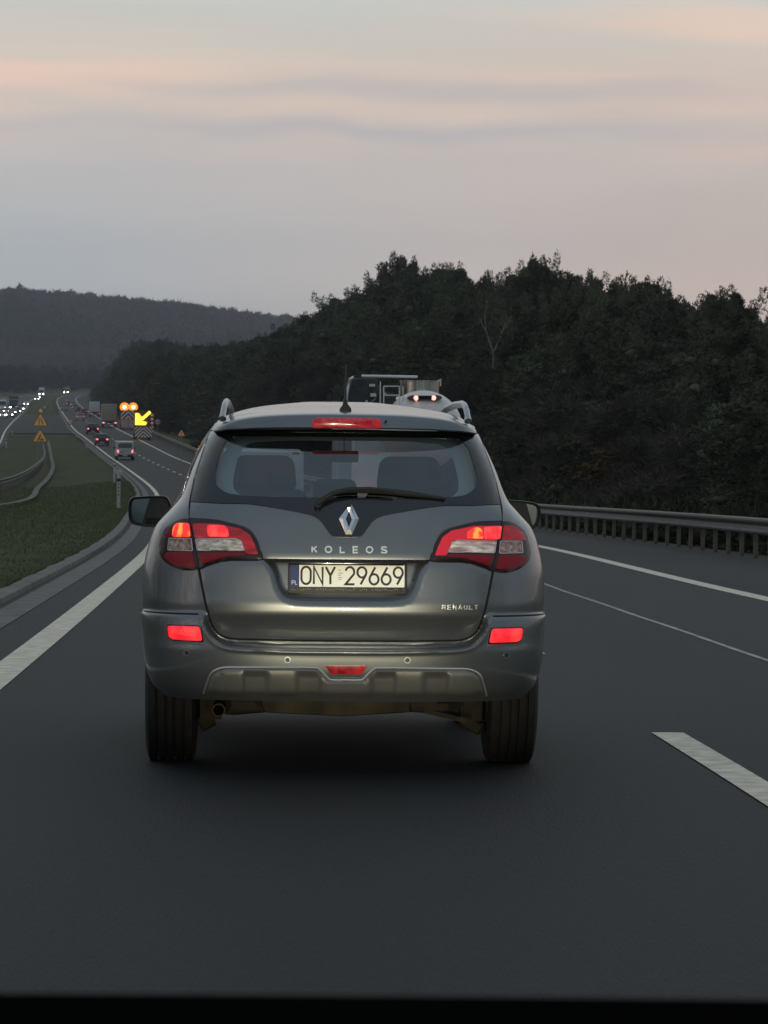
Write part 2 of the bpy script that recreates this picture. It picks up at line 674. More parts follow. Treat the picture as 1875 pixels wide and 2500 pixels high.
def ground():
    Y = np.concatenate([np.arange(-60, 0, 10), stations(0, 2600, 1.6), [2800, 3100, 3500]])
    offs = np.array([-3500, -1500, -700, -380, -220, -130, -90, -60, -44, -36, -31, -28, -25, -22, -20, -18, -16, -14, -12, -10.5, -9, -8, -7, -6, -5,
                     -4, -3, -2, -1.25, -1.2, 0, 4, 7, 8.6, 11.2, 11.4, 12, 13.5, 15, 17, 20, 24, 30, 40, 60, 90, 140, 260, 500, 1200, 3500], float)
    V = []
    for y in Y:
        xl, z, wr, oo = XL(y), ZR(y), WR(y), OFFO(y)
        for o in offs:
            x = xl + o
            dz = -.12
            if o < -1.22:
                dz = .02
                lo = oo + 1.0
                if o > lo:     # median: shallow swale between the carriageways
                    t = (o - lo) / (-1.2 - lo)
                    dz = .04 - .5 * math.sin(math.pi * t) ** 2 * (1 - float(ss(440, 478, y) * ss(830, 795, y)))
                    if 478 < y < 795:
                        dz = -.1
                elif o > oo - 11.5:
                    dz = -.12
                elif o > -130:
                    dz = .05 + .02 * min(40, oo - 11.5 - o)
                else:
                    dz = .8 + .12 * (-130 - o) ** .75
            elif o > 11.3:
                t = o - 11.3
                dz = -.02 - 3.6 * ss(0.4, 12, t) * ss(500, 200, y) - 1.0 * ss(200, 500, y) * ss(.5, 8, t) + 9 * ss(25, 90, t) + .02 * max(0, t - 60)
            V.append((x, y, z + dz if o > -3000 else z + dz))
    w = len(offs)
    Fc = np.array([(i * w + k, i * w + k + 1, (i + 1) * w + k + 1, (i + 1) * w + k) for i in range(len(Y) - 1) for k in range(w - 1)])
    o = big_mesh('ground', np.array(V), Fc, M_GRASS, smooth=True)
    tag(o, kind='structure')


ground()
strip('road', lambda Y: XL(Y) - .5, lambda Y: XR(Y) + .2, -40, 2500, 0, M_ASPH, n=4)
strip('road_shoulder', lambda Y: XR(Y) + .2, lambda Y: XR(Y) + 3.35, -40, 2500, -.006, M_ASPH2, n=2)
strip('oncoming_road', lambda Y: XL(Y) + OFFO(Y) - 10.9, lambda Y: XL(Y) + OFFO(Y) + .8, -40, 2500, 0, M_ASPH, n=4)
strip('median_crossing', lambda Y: XL(Y) + OFFO(Y) + .8, lambda Y: XL(Y) - .5, 482, 790, .005, M_ASPH2, n=2)
strip('gutter', lambda Y: XL(Y) - .82, lambda Y: XL(Y) - .5, -40, 900, .006, M_CONC)
strip('gutter_edge', lambda Y: XL(Y) - .95, lambda Y: XL(Y) - .82, -40, 900, -.02, M_ASPH2)
strip('edge_line', lambda Y: XL(Y) - .12, lambda Y: XL(Y) + .12, -40, 2500, .005, M_PAINT)
strip('edge_line_shoulder', lambda Y: XR(Y) - .12, lambda Y: XR(Y) + .12, -40, 2500, .005, M_PAINT)
strip('oncoming_edge_line', lambda Y: XL(Y) + OFFO(Y) - .12, lambda Y: XL(Y) + OFFO(Y) + .12, -40, 2500, .005, M_PAINT)
strip('oncoming_outer_line', lambda Y: XL(Y) + OFFO(Y) - 7.8, lambda Y: XL(Y) + OFFO(Y) - 7.56, -40, 2500, .005, M_PAINT)


def kerb():
    Y = stations(-40, 420, 1.0)
    V, Fc = [], []
    prof = [(-.95, -.02), (-.965, .035), (-.985, .042), (-1.16, .046), (-1.2, .03), (-1.2, -.1)]
    for y in Y:
        for i, (o, dz) in enumerate(prof):
            j = .03 * math.sin(y * 1.7) * math.sin(y * .61) if i > 2 else 0
            V.append((XL(y) + o + j, y, ZR(y) + dz))
    w = len(prof)
    Fc = [(i * w + k, i * w + k + 1, (i + 1) * w + k + 1, (i + 1) * w + k) for i in range(len(Y) - 1) for k in range(w - 1)]
    tag(link_mesh('kerb', V, Fc, M_KERB, smooth=True), kind='structure')


kerb()


def dashes():
    V, Fc = [], []
    for (base, y0, y1) in ((lambda y: XL(y) + WR(y) * .5 + .018, 1.36, 1700), (lambda y: XL(y) + OFFO(y) - 3.8, 100, 1700)):
        s = y0
        while s < y1:
            for k in range(4):
                a, b = s + k, s + k + 1.0
                n = len(V)
                for y in (a, b):
                    V += [(base(y) - .085, y, ZR(y) + .006), (base(y) + .085, y, ZR(y) + .006)]
                Fc.append((n, n + 1, n + 3, n + 2))
            s += 12.0
    o = big_mesh('lane_dashes', np.array(V), np.array(Fc), M_PAINT)
    tag(o, kind='structure')


dashes()
# pale worn seam wandering through the right-hand lane, and a fainter one near the lane line
strip('road_seam', lambda Y: XR(Y) - 2.15 + .006 * np.sin(Y * .9) - .027, lambda Y: XR(Y) - 2.15 + .006 * np.sin(Y * .9) + .027, 5, 120, .0045, M_PAINT2, dens=.6)
# ================================================================== the grey SUV in front
CAR_Y0 = 14.5
CAR_YAW = R(2.1)
CAR_O = Vector(((849 - 937.5) / F * CAR_Y0, CAR_Y0, 0))

_W = interp([.28, .33, .405, .499, .613, .708, .735, .80, .884, 1.021, 1.105, 1.183, 1.24, 1.395, 1.51, 1.575, 1.615, 1.65, 1.685, 1.71],
            [.80, .828, .884, .910, .921, .930, .924, .926, .924, .900, .868, .800, .752, .693, .640, .596, .560, .49, .38, .20])
_D0 = interp([.28, .34, .40, .48, .56, .60, .71, .735, .765, .80, .98, 1.08, 1.23, 1.40, 1.56, 1.60, 1.63, 1.66, 1.69, 1.71],
             [.14, .07, .03, .006, 0, .006, .028, .05, .0495, .0545, .085, .115, .175, .28, .40, .46, .60, .95, 1.4, 1.6])
_N = interp([.28, 1.0, 1.25, 1.7], [3.3, 3.2, 3.4, 3.4])
_L = interp([.28, 1.0, 1.2, 1.6, 1.7], [.62, .62, .50, .42, .30])


def car_y(x, z):
    x, z = np.asarray(x, float), np.asarray(z, float)
    W, n, L = _W(z), _N(z), _L(z)
    rho = np.minimum(np.abs(x) / W, .9995)
    return _D0(z) + L * (1 - (1 - rho ** n) ** (1 / n))


def TR(px, py, surf=None):
    """pixel -> (x, z) of the car's own drawing, on its rear surface"""
    surf = surf or car_y
    d = ray(px, py)
    c, s = math.cos(CAR_YAW), math.sin(CAR_YAW)
    t = CAR_Y0
    for _ in range(12):
        p = Vector((0, 0, HC)) + d * t - CAR_O
        lx, ly = c * p.x + s * p.y, -s * p.x + c * p.y
        yy = float(surf(lx, min(max(p.z, .28), 1.70)))
        t += (yy - ly) * .9
    return (lx, p.z)


def poly_sdf(P, x, z):
    """signed distance, negative inside; x,z arrays"""
    P = np.array(P, float)
    x, z = np.asarray(x, float), np.asarray(z, float)
    sh = x.shape
    x, z = x.ravel(), z.ravel()
    d = np.full(len(x), 1e9)
    ins = np.zeros(len(x), bool)
    n = len(P)
    for i in range(n):
        a, b = P[i], P[(i + 1) % n]
        ex, ez = b - a
        wx, wz = x - a[0], z - a[1]
        t = np.clip((wx * ex + wz * ez) / (ex * ex + ez * ez + 1e-12), 0, 1)
        d = np.minimum(d, np.hypot(wx - ex * t, wz - ez * t))
        c = ((a[1] > z) != (b[1] > z)) & (x < (b[0] - a[0]) * (z - a[1]) / (b[1] - a[1] + 1e-12) + a[0])
        ins ^= c
    return np.where(ins, -d, d).reshape(sh)


def smooth_poly(P, k=4, closed=True):
    """Catmull-Rom through the points"""
    n = len(P)
    out = []
    rng_ = range(n) if closed else range(n - 1)
    for i in rng_:
        if closed:
            p = [Vector(P[(i + j) % n]) for j in (-1, 0, 1, 2)]
        else:
            p = [Vector(P[min(max(i + j, 0), n - 1)]) for j in (-1, 0, 1, 2)]
        # chordal guard: keep straight where the spacing is very uneven
        for q in range(k):
            t = q / k
            l0, l1, l2 = (p[1] - p[0]).length, (p[2] - p[1]).length, (p[3] - p[2]).length
            m1 = (p[2] - p[0]) * (l1 / max(l0 + l1, 1e-6))
            m2 = (p[3] - p[1]) * (l1 / max(l2 + l1, 1e-6))
            out.append(p[1] * (2 * t ** 3 - 3 * t * t + 1) + m1 * (t ** 3 - 2 * t * t + t) + p[2] * (3 * t * t - 2 * t ** 3) + m2 * (t ** 3 - t * t))
    if not closed:
        out.append(Vector(P[-1]))
    return [(p.x, p.y) for p in out]


def rounded(P, r, k=4):
    """round the corners of a polygon"""
    out = []
    n = len(P)
    for i in range(n):
        a, b, c = Vector(P[i - 1]), Vector(P[i]), Vector(P[(i + 1) % n])
        ra = min(r, (a - b).length * .45, (c - b).length * .45)
        p0, p1 = b + (a - b).normalized() * ra, b + (c - b).normalized() * ra
        for q in range(k + 1):
            t = q / k
            out.append(p0 * (1 - t) ** 2 + b * 2 * t * (1 - t) + p1 * t * t)
    return [(p.x, p.y) for p in out]


def mirror(P):
    return [(-x, z) for x, z in reversed(P)]


def expand(P, d):
    """offset a polygon outward by d"""
    n = len(P)
    A = sum(P[i][0] * P[(i + 1) % n][1] - P[(i + 1) % n][0] * P[i][1] for i in range(n))
    sg = 1 if A > 0 else -1
    out = []
    for i in range(n):
        a, b, c = Vector(P[i - 1]), Vector(P[i]), Vector(P[(i + 1) % n])
        d1, d2 = (b - a), (c - b)
        if d1.length < 1e-7:
            d1 = d2
        if d2.length < 1e-7:
            d2 = d1
        d1.normalize()
        d2.normalize()
        n1, n2 = Vector((d1.y, -d1.x)) * sg, Vector((d2.y, -d2.x)) * sg
        nn = (n1 + n2)
        nn = nn.normalized() if nn.length > 1e-6 else n1
        out.append(b + nn * d / max(.5, nn.dot(n1)))
    return [(p.x, p.y) for p in out]


def on_surf(surf, x, z, off):
    h = .004
    y = float(surf(x, z))
    tx = Vector((2 * h, float(surf(x + h, z)) - float(surf(x - h, z)), 0))
    tz = Vector((0, float(surf(x, z + h)) - float(surf(x, z - h)), 2 * h))
    n = tx.cross(tz).normalized()
    if n.y > 0:
        n = -n
    return Vector((x, y, z)) + n * off


def on_surf_many(surf, pts, offs):
    h = .004
    x = np.array([p[0] for p in pts])
    z = np.array([p[1] for p in pts])
    y = np.asarray(surf(x, z), float)
    dx = np.asarray(surf(x + h, z), float) - np.asarray(surf(x - h, z), float)
    dz = np.asarray(surf(x, z + h), float) - np.asarray(surf(x, z - h), float)
    n = np.stack([dx, np.full(len(x), -2 * h), dz], 1)     # (2h,dx,0) x (0,dz,2h), up to scale
    n /= np.linalg.norm(n, axis=1)[:, None]
    P_ = np.stack([x, y, z], 1) + n * np.asarray(offs)[:, None]
    return [Vector(q) for q in P_]


def patch(name, poly, m, parent, surf=None, off=.006, thick=.01, step=.014, holes=(), bev=.0015, sharp=45):
    surf = surf or car_y
    loops = [poly] + list(holes)
    pts, edges, bset = [], [], []
    for lp in loops:
        dl = []
        n = len(lp)
        for i in range(n):
            a, b = Vector(lp[i]), Vector(lp[(i + 1) % n])
            k = max(1, int((b - a).length / step))
            for q in range(k):
                dl.append(a + (b - a) * q / k)
        cl = []
        for p in dl:
            if not cl or (p - cl[-1]).length > 5e-4:
                cl.append(p)
        if (cl[0] - cl[-1]).length < 5e-4:
            cl.pop()
        n0 = len(pts)
        pts += cl
        edges += [(n0 + i, n0 + (i + 1) % len(cl)) for i in range(len(cl))]
    nb = len(pts)
    xs = [p.x for p in pts[:nb]]
    zs = [p.y for p in pts[:nb]]
    gx = np.arange(min(xs) + step / 2, max(xs), step)
    gz = np.arange(min(zs) + step / 2, max(zs), step)
    GX, GZ = np.meshgrid(gx, gz)
    sd = poly_sdf(poly, GX, GZ)
    for h in holes:
        sd = np.maximum(sd, -poly_sdf(h, GX, GZ))
    ok = sd < -.45 * step
    pts += [Vector((x, z)) for x, z in zip(GX[ok], GZ[ok])]
    r = delaunay_2d_cdt(pts, edges, [], 0, 1e-6)
    vs_, fs_ = r[0], r[2]
    cen = np.array([[sum(vs_[i].x for i in f) / len(f), sum(vs_[i].y for i in f) / len(f)] for f in fs_])
    sd = poly_sdf(poly, cen[:, 0], cen[:, 1])
    keep = sd < 0
    for h in holes:
        keep &= poly_sdf(h, cen[:, 0], cen[:, 1]) > 0
    faces = [tuple(f) for f, k in zip(fs_, keep) if k]
    ec = {}
    for f in faces:
        for i in range(len(f)):
            e = (f[i], f[(i + 1) % len(f)])
            ec[tuple(sorted(e))] = ec.get(tuple(sorted(e)), 0) + 1
    bnd = {e for e, c in ec.items() if c == 1}
    bv = {i for e in bnd for i in e}
    used = {}
    for f in faces:
        for i in f:
            if i not in used:
                used[i] = len(used)
    V = on_surf_many(surf, [vs_[i] for i in used], [off - (bev if i in bv else 0) for i in used])
    FF = []
    for f in faces:
        g = [used[i] for i in f]
        a, b, c = V[g[0]], V[g[1]], V[g[2]]
        if (b - a).cross(c - a).y > 0:
            g.reverse()
        FF.append(tuple(g))
    if thick:
        back = {}
        bl = list(bv)
        for i, q in zip(bl, on_surf_many(surf, [vs_[i] for i in bl], [off - thick] * len(bl))):
            back[i] = len(V)
            V.append(q)
        inv = {v: k for k, v in used.items()}
        for g in list(FF):
            for i in range(len(g)):
                a, b = inv[g[i]], inv[g[(i + 1) % len(g)]]
                if tuple(sorted((a, b))) in bnd:
                    FF.append((used[a], back[a], back[b], used[b]))
    return link_mesh(name, V, FF, m, parent, True, sharp)


M_CAR = mat('metallic_grey_paint', (.175, .187, .20), .33, .64, var=.05, vscale=3, coat=.6, coatr=.03)
M_CARLOW = mat('grey_bumper_paint', (.052, .056, .060), .42, .45, col2=(.078, .082, .082), vscale=2.2, coat=.3, coatr=.15, bump=.06, bscale=6)
M_SKID = mat('silver_skid_plastic', (.23, .235, .23), .48, .6, col2=(.18, .18, .172), vscale=5, bump=.08, bscale=14)
M_BLACK = mat('gloss_black_trim', (.012, .013, .018), .16, coat=.5)
M_GAP = mat('black_seal', (.006, .006, .006), .8)
M_RUB = mat('tyre_rubber', (.022, .021, .020), .78, var=.2, vscale=9, bump=.3, bscale=60)
M_PLAS = mat('black_plastic', (.018, .019, .02), .5, var=.2, vscale=8)
M_CHROME = mat('chrome', (.72, .73, .74), .16, 1.0)
M_SILVER = mat('satin_silver_rail', (.42, .44, .46), .32, .85)
M_UNDER = mat('dirty_underbody', (.02, .017, .012), .85, col2=(.065, .05, .03), vscale=6, bump=.5, bscale=20)
M_GLASS = glass_mat('tinted_glass', (.52, .57, .60), .015, f0=.13)
M_GLASS2 = glass_mat('side_glass', (.86, .88, .88), .02)
M_SEAT = mat('dark_seat_fabric', (.022, .023, .026), .9, var=.15, vscale=12)
M_TRIMIN = mat('pale_cabin_trim', (.40, .47, .46), .8)
M_LENS = mat('red_lamp_lens', (.40, .012, .020), .2, coat=.35, var=.5, vscale=10, stretch=(1, 1, 4), emit=(.5, .01, .02), estr=.16)
M_LENSDK = mat('dark_red_lamp_lens', (.17, .007, .012), .25, coat=.1, emit=(.3, .0, .01), estr=.07, spec=.3)
M_LSUR = mat('smoked_lamp_edge', (.020, .005, .006), .2, coat=.3)
M_REFL = mat('silvery_reflector', (.90, .84, .80), .3, .25, col2=(.34, .30, .28), vscale=45, stretch=(.5, 1, 1.6), bump=.5, bscale=90)
M_AMB = mat('smoky_indicator_lens', (.60, .45, .42), .3, .3, col2=(.22, .11, .10), vscale=50, bump=.4, bscale=70)


def lit(name, c1, c2, s, sc=25, stretch=(1, 1, .35), base=(.4, .02, .02), lo=.38, hi=.62):
    if name in MATS:
        return MATS[name]
    m = mat(name, base, .15, coat=.6, emit=c1, estr=s)
    nt = m.node_tree
    b = nt.nodes['Principled BSDF']
    tc = nt.nodes.new('ShaderNodeTexCoord')
    mp = nt.nodes.new('ShaderNodeMapping')
    mp.inputs['Scale'].default_value = stretch
    n = nt.nodes.new('ShaderNodeTexNoise')
    n.inputs['Scale'].default_value = sc
    n.inputs['Detail'].default_value = 3
    r = nt.nodes.new('ShaderNodeValToRGB')
    r.color_ramp.elements[0].position = lo
    r.color_ramp.elements[0].color = (*c1, 1)
    r.color_ramp.elements[1].position = hi
    r.color_ramp.elements[1].color = (*c2, 1)
    nt.links.new(tc.outputs['Object'], mp.inputs[0])
    nt.links.new(mp.outputs[0], n.inputs['Vector'])
    nt.links.new(n.outputs[0], r.inputs[0])
    nt.links.new(r.outputs[0], b.inputs['Emission Color'])
    return m


M_LITR = lit('glowing_red_section', (.85, .012, .020), (1.0, .09, .07), .95)
M_LITA = lit('glowing_amber_red_bulb', (1.0, .03, .02), (1.0, .46, .06), .95, 26, (1, 1, .5), lo=.46, hi=.60)
M_FOG = lit('glowing_fog_lamp', (.92, .012, .03), (1.0, .05, .05), .95, 14)
M_BRK = lit('dim_red_brake_strip', (.20, .006, .014), (.42, .02, .03), .75, 40, (1, 1, 1), (.15, .01, .01))
M_RFOG = lit('dim_red_reflector', (.12, .004, .008), (.5, .02, .03), .6, 26, (1, 1, 1), (.15, .01, .01))


def MR(half):
    """half outline given for the left side, from the centre line round; mirrored to a whole"""
    return half + [(-x, z) for x, z in reversed(half)]


def build_suv():
    t = empty('suv', CAR_O, CAR_YAW, 'large dusty grey metallic SUV directly ahead with lit tail and fog lamps', 'SUV')
    T = lambda pts, surf=None: [TR(a, b, surf) for a, b in pts]
    # bumper notch that frames the tailgate (left half, top to bottom centre)
    nh = T([(497, 1470), (499, 1505), (505, 1528), (517, 1550), (537, 1568), (565, 1576), (631, 1580), (740, 1583)])
    nh = [(-abs(x), z) for x, z in nh]
    nh = [(nh[0][0], .76)] + nh + [(0, nh[-1][1])]
    notch = smooth_poly(nh, 4, False)
    notch = MR(notch[:-1])
    _DT = interp([.55, .60, .64, .70, .735, .76], [.110, .102, .090, .064, .050, .0495])

    def shell_y(x, z):
        y = car_y(x, z)
        sd = poly_sdf(notch, x, z)
        add = ss(.012, -.016, sd) * np.maximum(_DT(z) - _D0(z), 0) * (np.asarray(z) < .735)
        lip = .006 * np.exp(-((sd - .017) / .008) ** 2) * (np.asarray(z) < .735)
        return y + add - lip

    def tail_base(x, z):
        z = np.asarray(z, float)
        return car_y(x, z) + np.where(z < .735, _DT(z) - _D0(z), 0)
    # plate recess
    rec = T([(640, 1366), (660, 1400), (672, 1440), (690, 1464), (725, 1474), (790, 1476.5), (849, 1477)], tail_base)
    rec = [(-abs(x), z) for x, z in rec]
    rec = [(rec[0][0] + .0, TR(849, 1368)[1] + .03)] + rec
    rec = smooth_poly(rec, 4, False)
    recess = rec + [(-x, z) for x, z in reversed(rec[:-1])]

    def body_y(x, z):
        return shell_y(x, z) + .060 * ss(.012, -.03, poly_sdf(recess, np.asarray(x), np.asarray(z)))
    # --- shell of stacked plan sections
    zs = list(np.arange(.34, .55, .012)) + list(np.arange(.55, .76, .0055)) + list(np.arange(.76, 1.62, .016)) + [1.62, 1.632, 1.643, 1.654, 1.664, 1.673, 1.681, 1.688, 1.694, 1.699, 1.703, 1.707, 1.71]
    _F0 = interp([.28, .5, .75, .90, .96, 1.02, 1.08, 1.14, 1.30, 1.58, 1.65, 1.71], [4.35, 4.5, 4.5, 4.42, 4.25, 3.9, 3.55, 3.30, 2.98, 2.42, 2.2, 2.0])
    rear_r = list(np.arange(0, .90, .0095)) + [.90, .915, .93, .945, .958, .969, .978, .986, .992, .996, .999]
    nside = 44
    V = []
    for z in zs:
        W, n, L, d0, f0 = _W(z), _N(z), _L(z), _D0(z), _F0(z)
        rx = np.array(rear_r) * W
        ry = body_y(rx, np.full(len(rx), z)) if z < 1.05 else car_y(rx, z)
        y1 = d0 + L
        y2 = f0 - .8 if f0 - .8 > y1 + .1 else (y1 + f0) / 2
        ring = [(a, b) for a, b in zip(rx, ry)]
        W2 = W * (1.0 if z < 1.1 else 1.0)
        for k in range(nside + 1):
            yy = y1 + (y2 - y1) * k / nside
            # shoulders fuller amidships above the waist, gentle barrel below
            bulge = .035 * math.sin(math.pi * min(1, (yy - y1) / 3.2)) * float(ss(1.0, 1.3, z)) + .012 * math.sin(math.pi * (yy - y1) / max(.1, y2 - y1))
            ring.append((W2 + bulge * (0 if z > 1.62 else 1), yy))
        for r in reversed(rear_r[::5]):
            ring.append((W * r, y2 + (f0 - y2) * (1 - r ** 2.6) ** (1 / 2.6)))
        ring = ring[:-1] + [(0, f0)] if True else ring
        full = ring + [(-x, y) for x, y in reversed(ring[1:-1])]
        V.append([(x, y, z) for x, y in full])
    m = len(V[0])
    A = [v for r in V for v in r]
    gin = smooth_poly(T([(839, 1057), (700, 1056), (620, 1059), (577, 1064), (547, 1089), (531, 1136), (526.5, 1170), (533, 1190), (563, 1207), (658, 1214), (786, 1216), (845, 1217)], None), 4, False)
    gin = [(-abs(x), z) for x, z in gin]
    gin[0], gin[-1] = (0, gin[0][1]), (0, gin[-1][1])
    glass_in = gin + [(-x, z) for x, z in reversed(gin[1:-1])]
    gex = expand(glass_in, .02)
    rear_i = len(rear_r)
    groups = {'body': [], 'side_window': [], 'windscreen': []}
    cents, fl = [], []
    for i in range(len(zs) - 1):
        for k in range(m):
            k2 = (k + 1) % m
            f = (i * m + k, i * m + k2, (i + 1) * m + k2, (i + 1) * m + k)
            fl.append(f)
            cents.append([sum(A[j][q] for j in f) / 4 for q in range(3)])
    cents = np.array(cents)
    sdg = poly_sdf(gex, cents[:, 0], cents[:, 2])
    for f, c, sd in zip(fl, cents, sdg):
        x, y, z = c
        if y < 1.0 and sd < 0:
            continue
        if math.hypot(y - 1.0, z - .36) < .41 and abs(x) > .7 and y > .4:
            continue
        if math.hypot(y - 3.62, z - .36) < .41 and abs(x) > .7:
            continue
        W = _W(z)
        if 1.10 < z < 1.50 and abs(x) > W * .97 and .62 < y < _F0(z) - .62:
            yb = [1.02, 1.95]
            if not any(abs(y - q) < .05 for q in yb):
                groups['side_window'].append(f)
                continue
        if 1.12 < z < 1.585 and y > _F0(z) - .72 and abs(x) < W * .93:
            groups['windscreen'].append(f)
            continue
        groups['body'].append(f)

    def sub(name, fs, m_, thick=0):
        ids = sorted({i for f in fs for i in f})
        mp = {i: j for j, i in enumerate(ids)}
        return link_mesh(name, [A[i] for i in ids], [tuple(mp[i] for i in f) for f in fs], m_, t, True, 50)
    top = tuple((len(zs) - 1) * m + k for k in range(m))
    body = groups['body'] + [top]
    sub('body', body, M_CAR)
    sub('windscreen', groups['windscreen'], M_GLASS2)
    for s in (-1, 1):
        for ya, yb_ in ((0, 1.0), (1.0, 1.95), (1.95, 9)):
            fs = [f for f in groups['side_window'] if sum(A[i][0] for i in f) * s > 0 and ya <= sum(A[i][1] for i in f) / 4 < yb_]
            if fs:
                sub('side_window', fs, M_GLASS2)
    # --- tailgate
    tg = T([(452, 1222), (465.5, 1226), (466, 1262), (472, 1300), (480, 1345), (489, 1395), (503, 1467), (513, 1508)], None) + \
        T([(522, 1530), (536, 1546), (560, 1555), (617, 1558), (750, 1561)], tail_base)
    tg = [(-abs(x), z) for x, z in tg][1:]
    tg = smooth_poly(tg, 4, False)
    tgb = tg + [(0, tg[-1][1])]
    ztop_g = TR(500, 1052)[1]
    # outer edge of the tailgate follows the glass side up to the spoiler
    gl = T([(516, 1055), (497, 1110), (478, 1170), (466.5, 1226)])
    gl = [(-abs(x), z) for x, z in gl]
    lowglass = T([(466.5, 1226), (540, 1230), (604, 1231), (650, 1237), (700, 1246), (745, 1255), (768, 1262), (784, 1274), (797, 1292), (808, 1306), (818, 1311), (849, 1312)])
    lowglass = [(-abs(x), z) for x, z in lowglass]
    lowglass[-1] = (0, lowglass[-1][1])
    lowg = smooth_poly(lowglass, 3, False)
    frit = gl[:-1] + lowg[:-1]
    topc = TR(845, 1050)[1]
    outer = [(0, topc)] + frit + [(0, lowg[-1][1])]
    outer_full = outer + [(-x, z) for x, z in reversed(outer[1:-1])]
    patch('window_surround', outer_full, M_BLACK, t, off=.007, thick=.012, step=.02, holes=[glass_in])
    gl_o = patch('rear_window', expand(glass_in, .012), M_GLASS, t, off=.0045, thick=0, step=.03)
    lin_h = [(x * (.915 - .02 * abs(x)), z) for x, z in expand(glass_in, -.012)]
    lin = [(x, z) for x, z in expand(glass_in, .012)]
    patch('window_lining', lin, M_TRIMIN, t, off=-.035, thick=0, step=.03, holes=[lin_h])
    # seal under the tailgate, in the shut lines
    zsh = TR(849, 1368)[1]
    whole = gl + tgb[1:]
    whole_f = whole + [(-x, z) for x, z in reversed(whole[:-1])]
    inner_edge = [(0, topc)] + gl + lowg[1:-1]
    patch('shut_line_seal', expand(whole_f, .010), M_GAP, t, surf=tail_base, off=.0022, thick=0, step=.02, holes=[expand(whole_f, -.022)])
    patch('shut_line_seal', [(-.655, zsh - .012), (.655, zsh - .012), (.655, zsh + .012), (-.655, zsh + .012)], M_GAP, t, surf=tail_base, off=.0022, thick=0, step=.02)

    def tail_y(x, z):
        y = tail_base(x, z)
        sd = poly_sdf(recess, np.asarray(x), np.asarray(z))
        return y + .042 * ss(.004, -.040, sd)

    # upper tailgate panel: between the black glass edge and the shut line
    lam = T([(464, 1268), (500, 1269), (532, 1272), (562, 1279), (591, 1286.5), (608, 1294), (619, 1304), (629, 1321), (635, 1338), (640, 1357), (641.5, 1367)])
    lam = [(-abs(x), z) for x, z in lam]
    lam_s = smooth_poly(lam, 3, False)
    upper = [gl[-1]] + [p for p in lowg[1:]]
    zl = zsh + .0035
    up = [(x, z - .0035) for x, z in upper]
    up[0] = (up[0][0] + .002, up[0][1])
    edge_x = lam_s[0][0] + .0
    upl = up + [(0, zl)] + [(lam_s[-1][0] + .006, zl)] + [(x + .003, z + .003) for x, z in reversed(lam_s[1:-1])] + [(lam_s[0][0], lam_s[0][1] + .004)]
    upf = up[:-1] + [up[-1]] + [(-x, z) for x, z in reversed(up[:-1])] + [(-x, z) for x, z in reversed(upl[len(up) + 1:])][::-1]
    # build explicitly: clockwise from left glass corner, over the top edge, down the right, back along the bottom
    left_chain = upl[len(up) + 1:]                    # from shut line up round the lamp, left side
    right_chain = [(-x, z) for x, z in reversed(left_chain)]
    upf = up + [(-x, z) for x, z in reversed(up[:-1])] + right_chain + left_chain
    patch('tailgate_upper', upf, M_CAR, t, surf=tail_base, off=.0075, thick=.012, step=.02, bev=.002)

    # lower tailgate panel
    lamb = T([(641, 1370), (600, 1370.5), (557, 1371), (523, 1380), (490, 1391)])
    lamb = [(-abs(x), z) for x, z in lamb]
    lamb_s = smooth_poly(lamb, 3, False)
    i0 = max(i for i, p in enumerate(tgb) if p[1] > lamb[-1][1] - .004)
    low_l = [(0, zsh - .0035)] + [(min(x, -.0), zsh - .0035) for x in np.linspace(-.03, lamb[0][0], 12)] + lamb_s[1:] + [(x + .003, z) for x, z in tgb[i0 + 1:]]
    low_f = low_l + [(-x, z) for x, z in reversed(low_l[1:-1])]
    patch('tailgate_lower', low_f, M_CAR, t, surf=tail_y, off=.0065, thick=.012, step=.0125, bev=.002)

    # handle lip over the plate
    def P(surf, o=0):
        return lambda x, z, off: on_surf(surf, x, z, off + o)
    mb = MB()
    lipz = zsh - .012
    mb.box(-.255, .255, float(tail_base(0, lipz)) - .010, float(tail_base(0, lipz)) + .035, lipz - .010, lipz + .006)
    mb.build('handle_strip', M_BLACK, t, bevel=.003)

    # --- licence plate
    pc = TR(849, 1411.5)
    ph = (TR(849, 1373)[1] - TR(849, 1449)[1])
    pw = abs(TR(704, 1410)[0] - TR(995.5, 1410)[0])
    yp = float(tail_y(0, pc[1])) - .016
    tilt = math.atan((float(tail_y(0, pc[1] + .05)) - float(tail_y(0, pc[1] - .05))) / .1)
    pl = empty('licence_plate', (pc[0], yp, pc[1]))
    pl.parent = t
    pl.rotation_euler = (-tilt * 1.0, 0, 0)
    m_pf = M_PLAS
    fr = MB()
    fo = rounded([(-pw / 2, -ph / 2), (pw / 2, -ph / 2), (pw / 2, ph / 2), (-pw / 2, ph / 2)], .012)
    fr.prism(fo, 0.0, .012)
    fr.build('plate_frame', m_pf, pl, bevel=.002)
    m_pw = mat('reflective_plate_white', (.90, .90, .85), .52, .6, spec=.4, var=.03, vscale=6)
    m_pb = mat('plate_blue', (.02, .045, .22), .4)
    m_ink = mat('plate_ink', (.025, .018, .014), .5)
    x0, x1 = -pw / 2 + .010, pw / 2 - .012
    zb, zt = -ph / 2 + .028, ph / 2 - .008
    f = MB()
    f.prism(rounded([(x0 + .040, zb), (x1, zb), (x1, zt), (x0 + .040, zt)], .004), -.0025, .004)
    f.build('plate_face', m_pw, pl, smooth=False)
    f = MB()
    f.prism(rounded([(x0, zb), (x0 + .0398, zb), (x0 + .0398, zt), (x0, zt)], .004), -.0025, .004)
    f.build('blue_band', m_pb, pl, smooth=False)
    f = MB()
    PP = lambda x, z, off: Vector((x, -.0025 - off, z))
    H = (zt - zb)
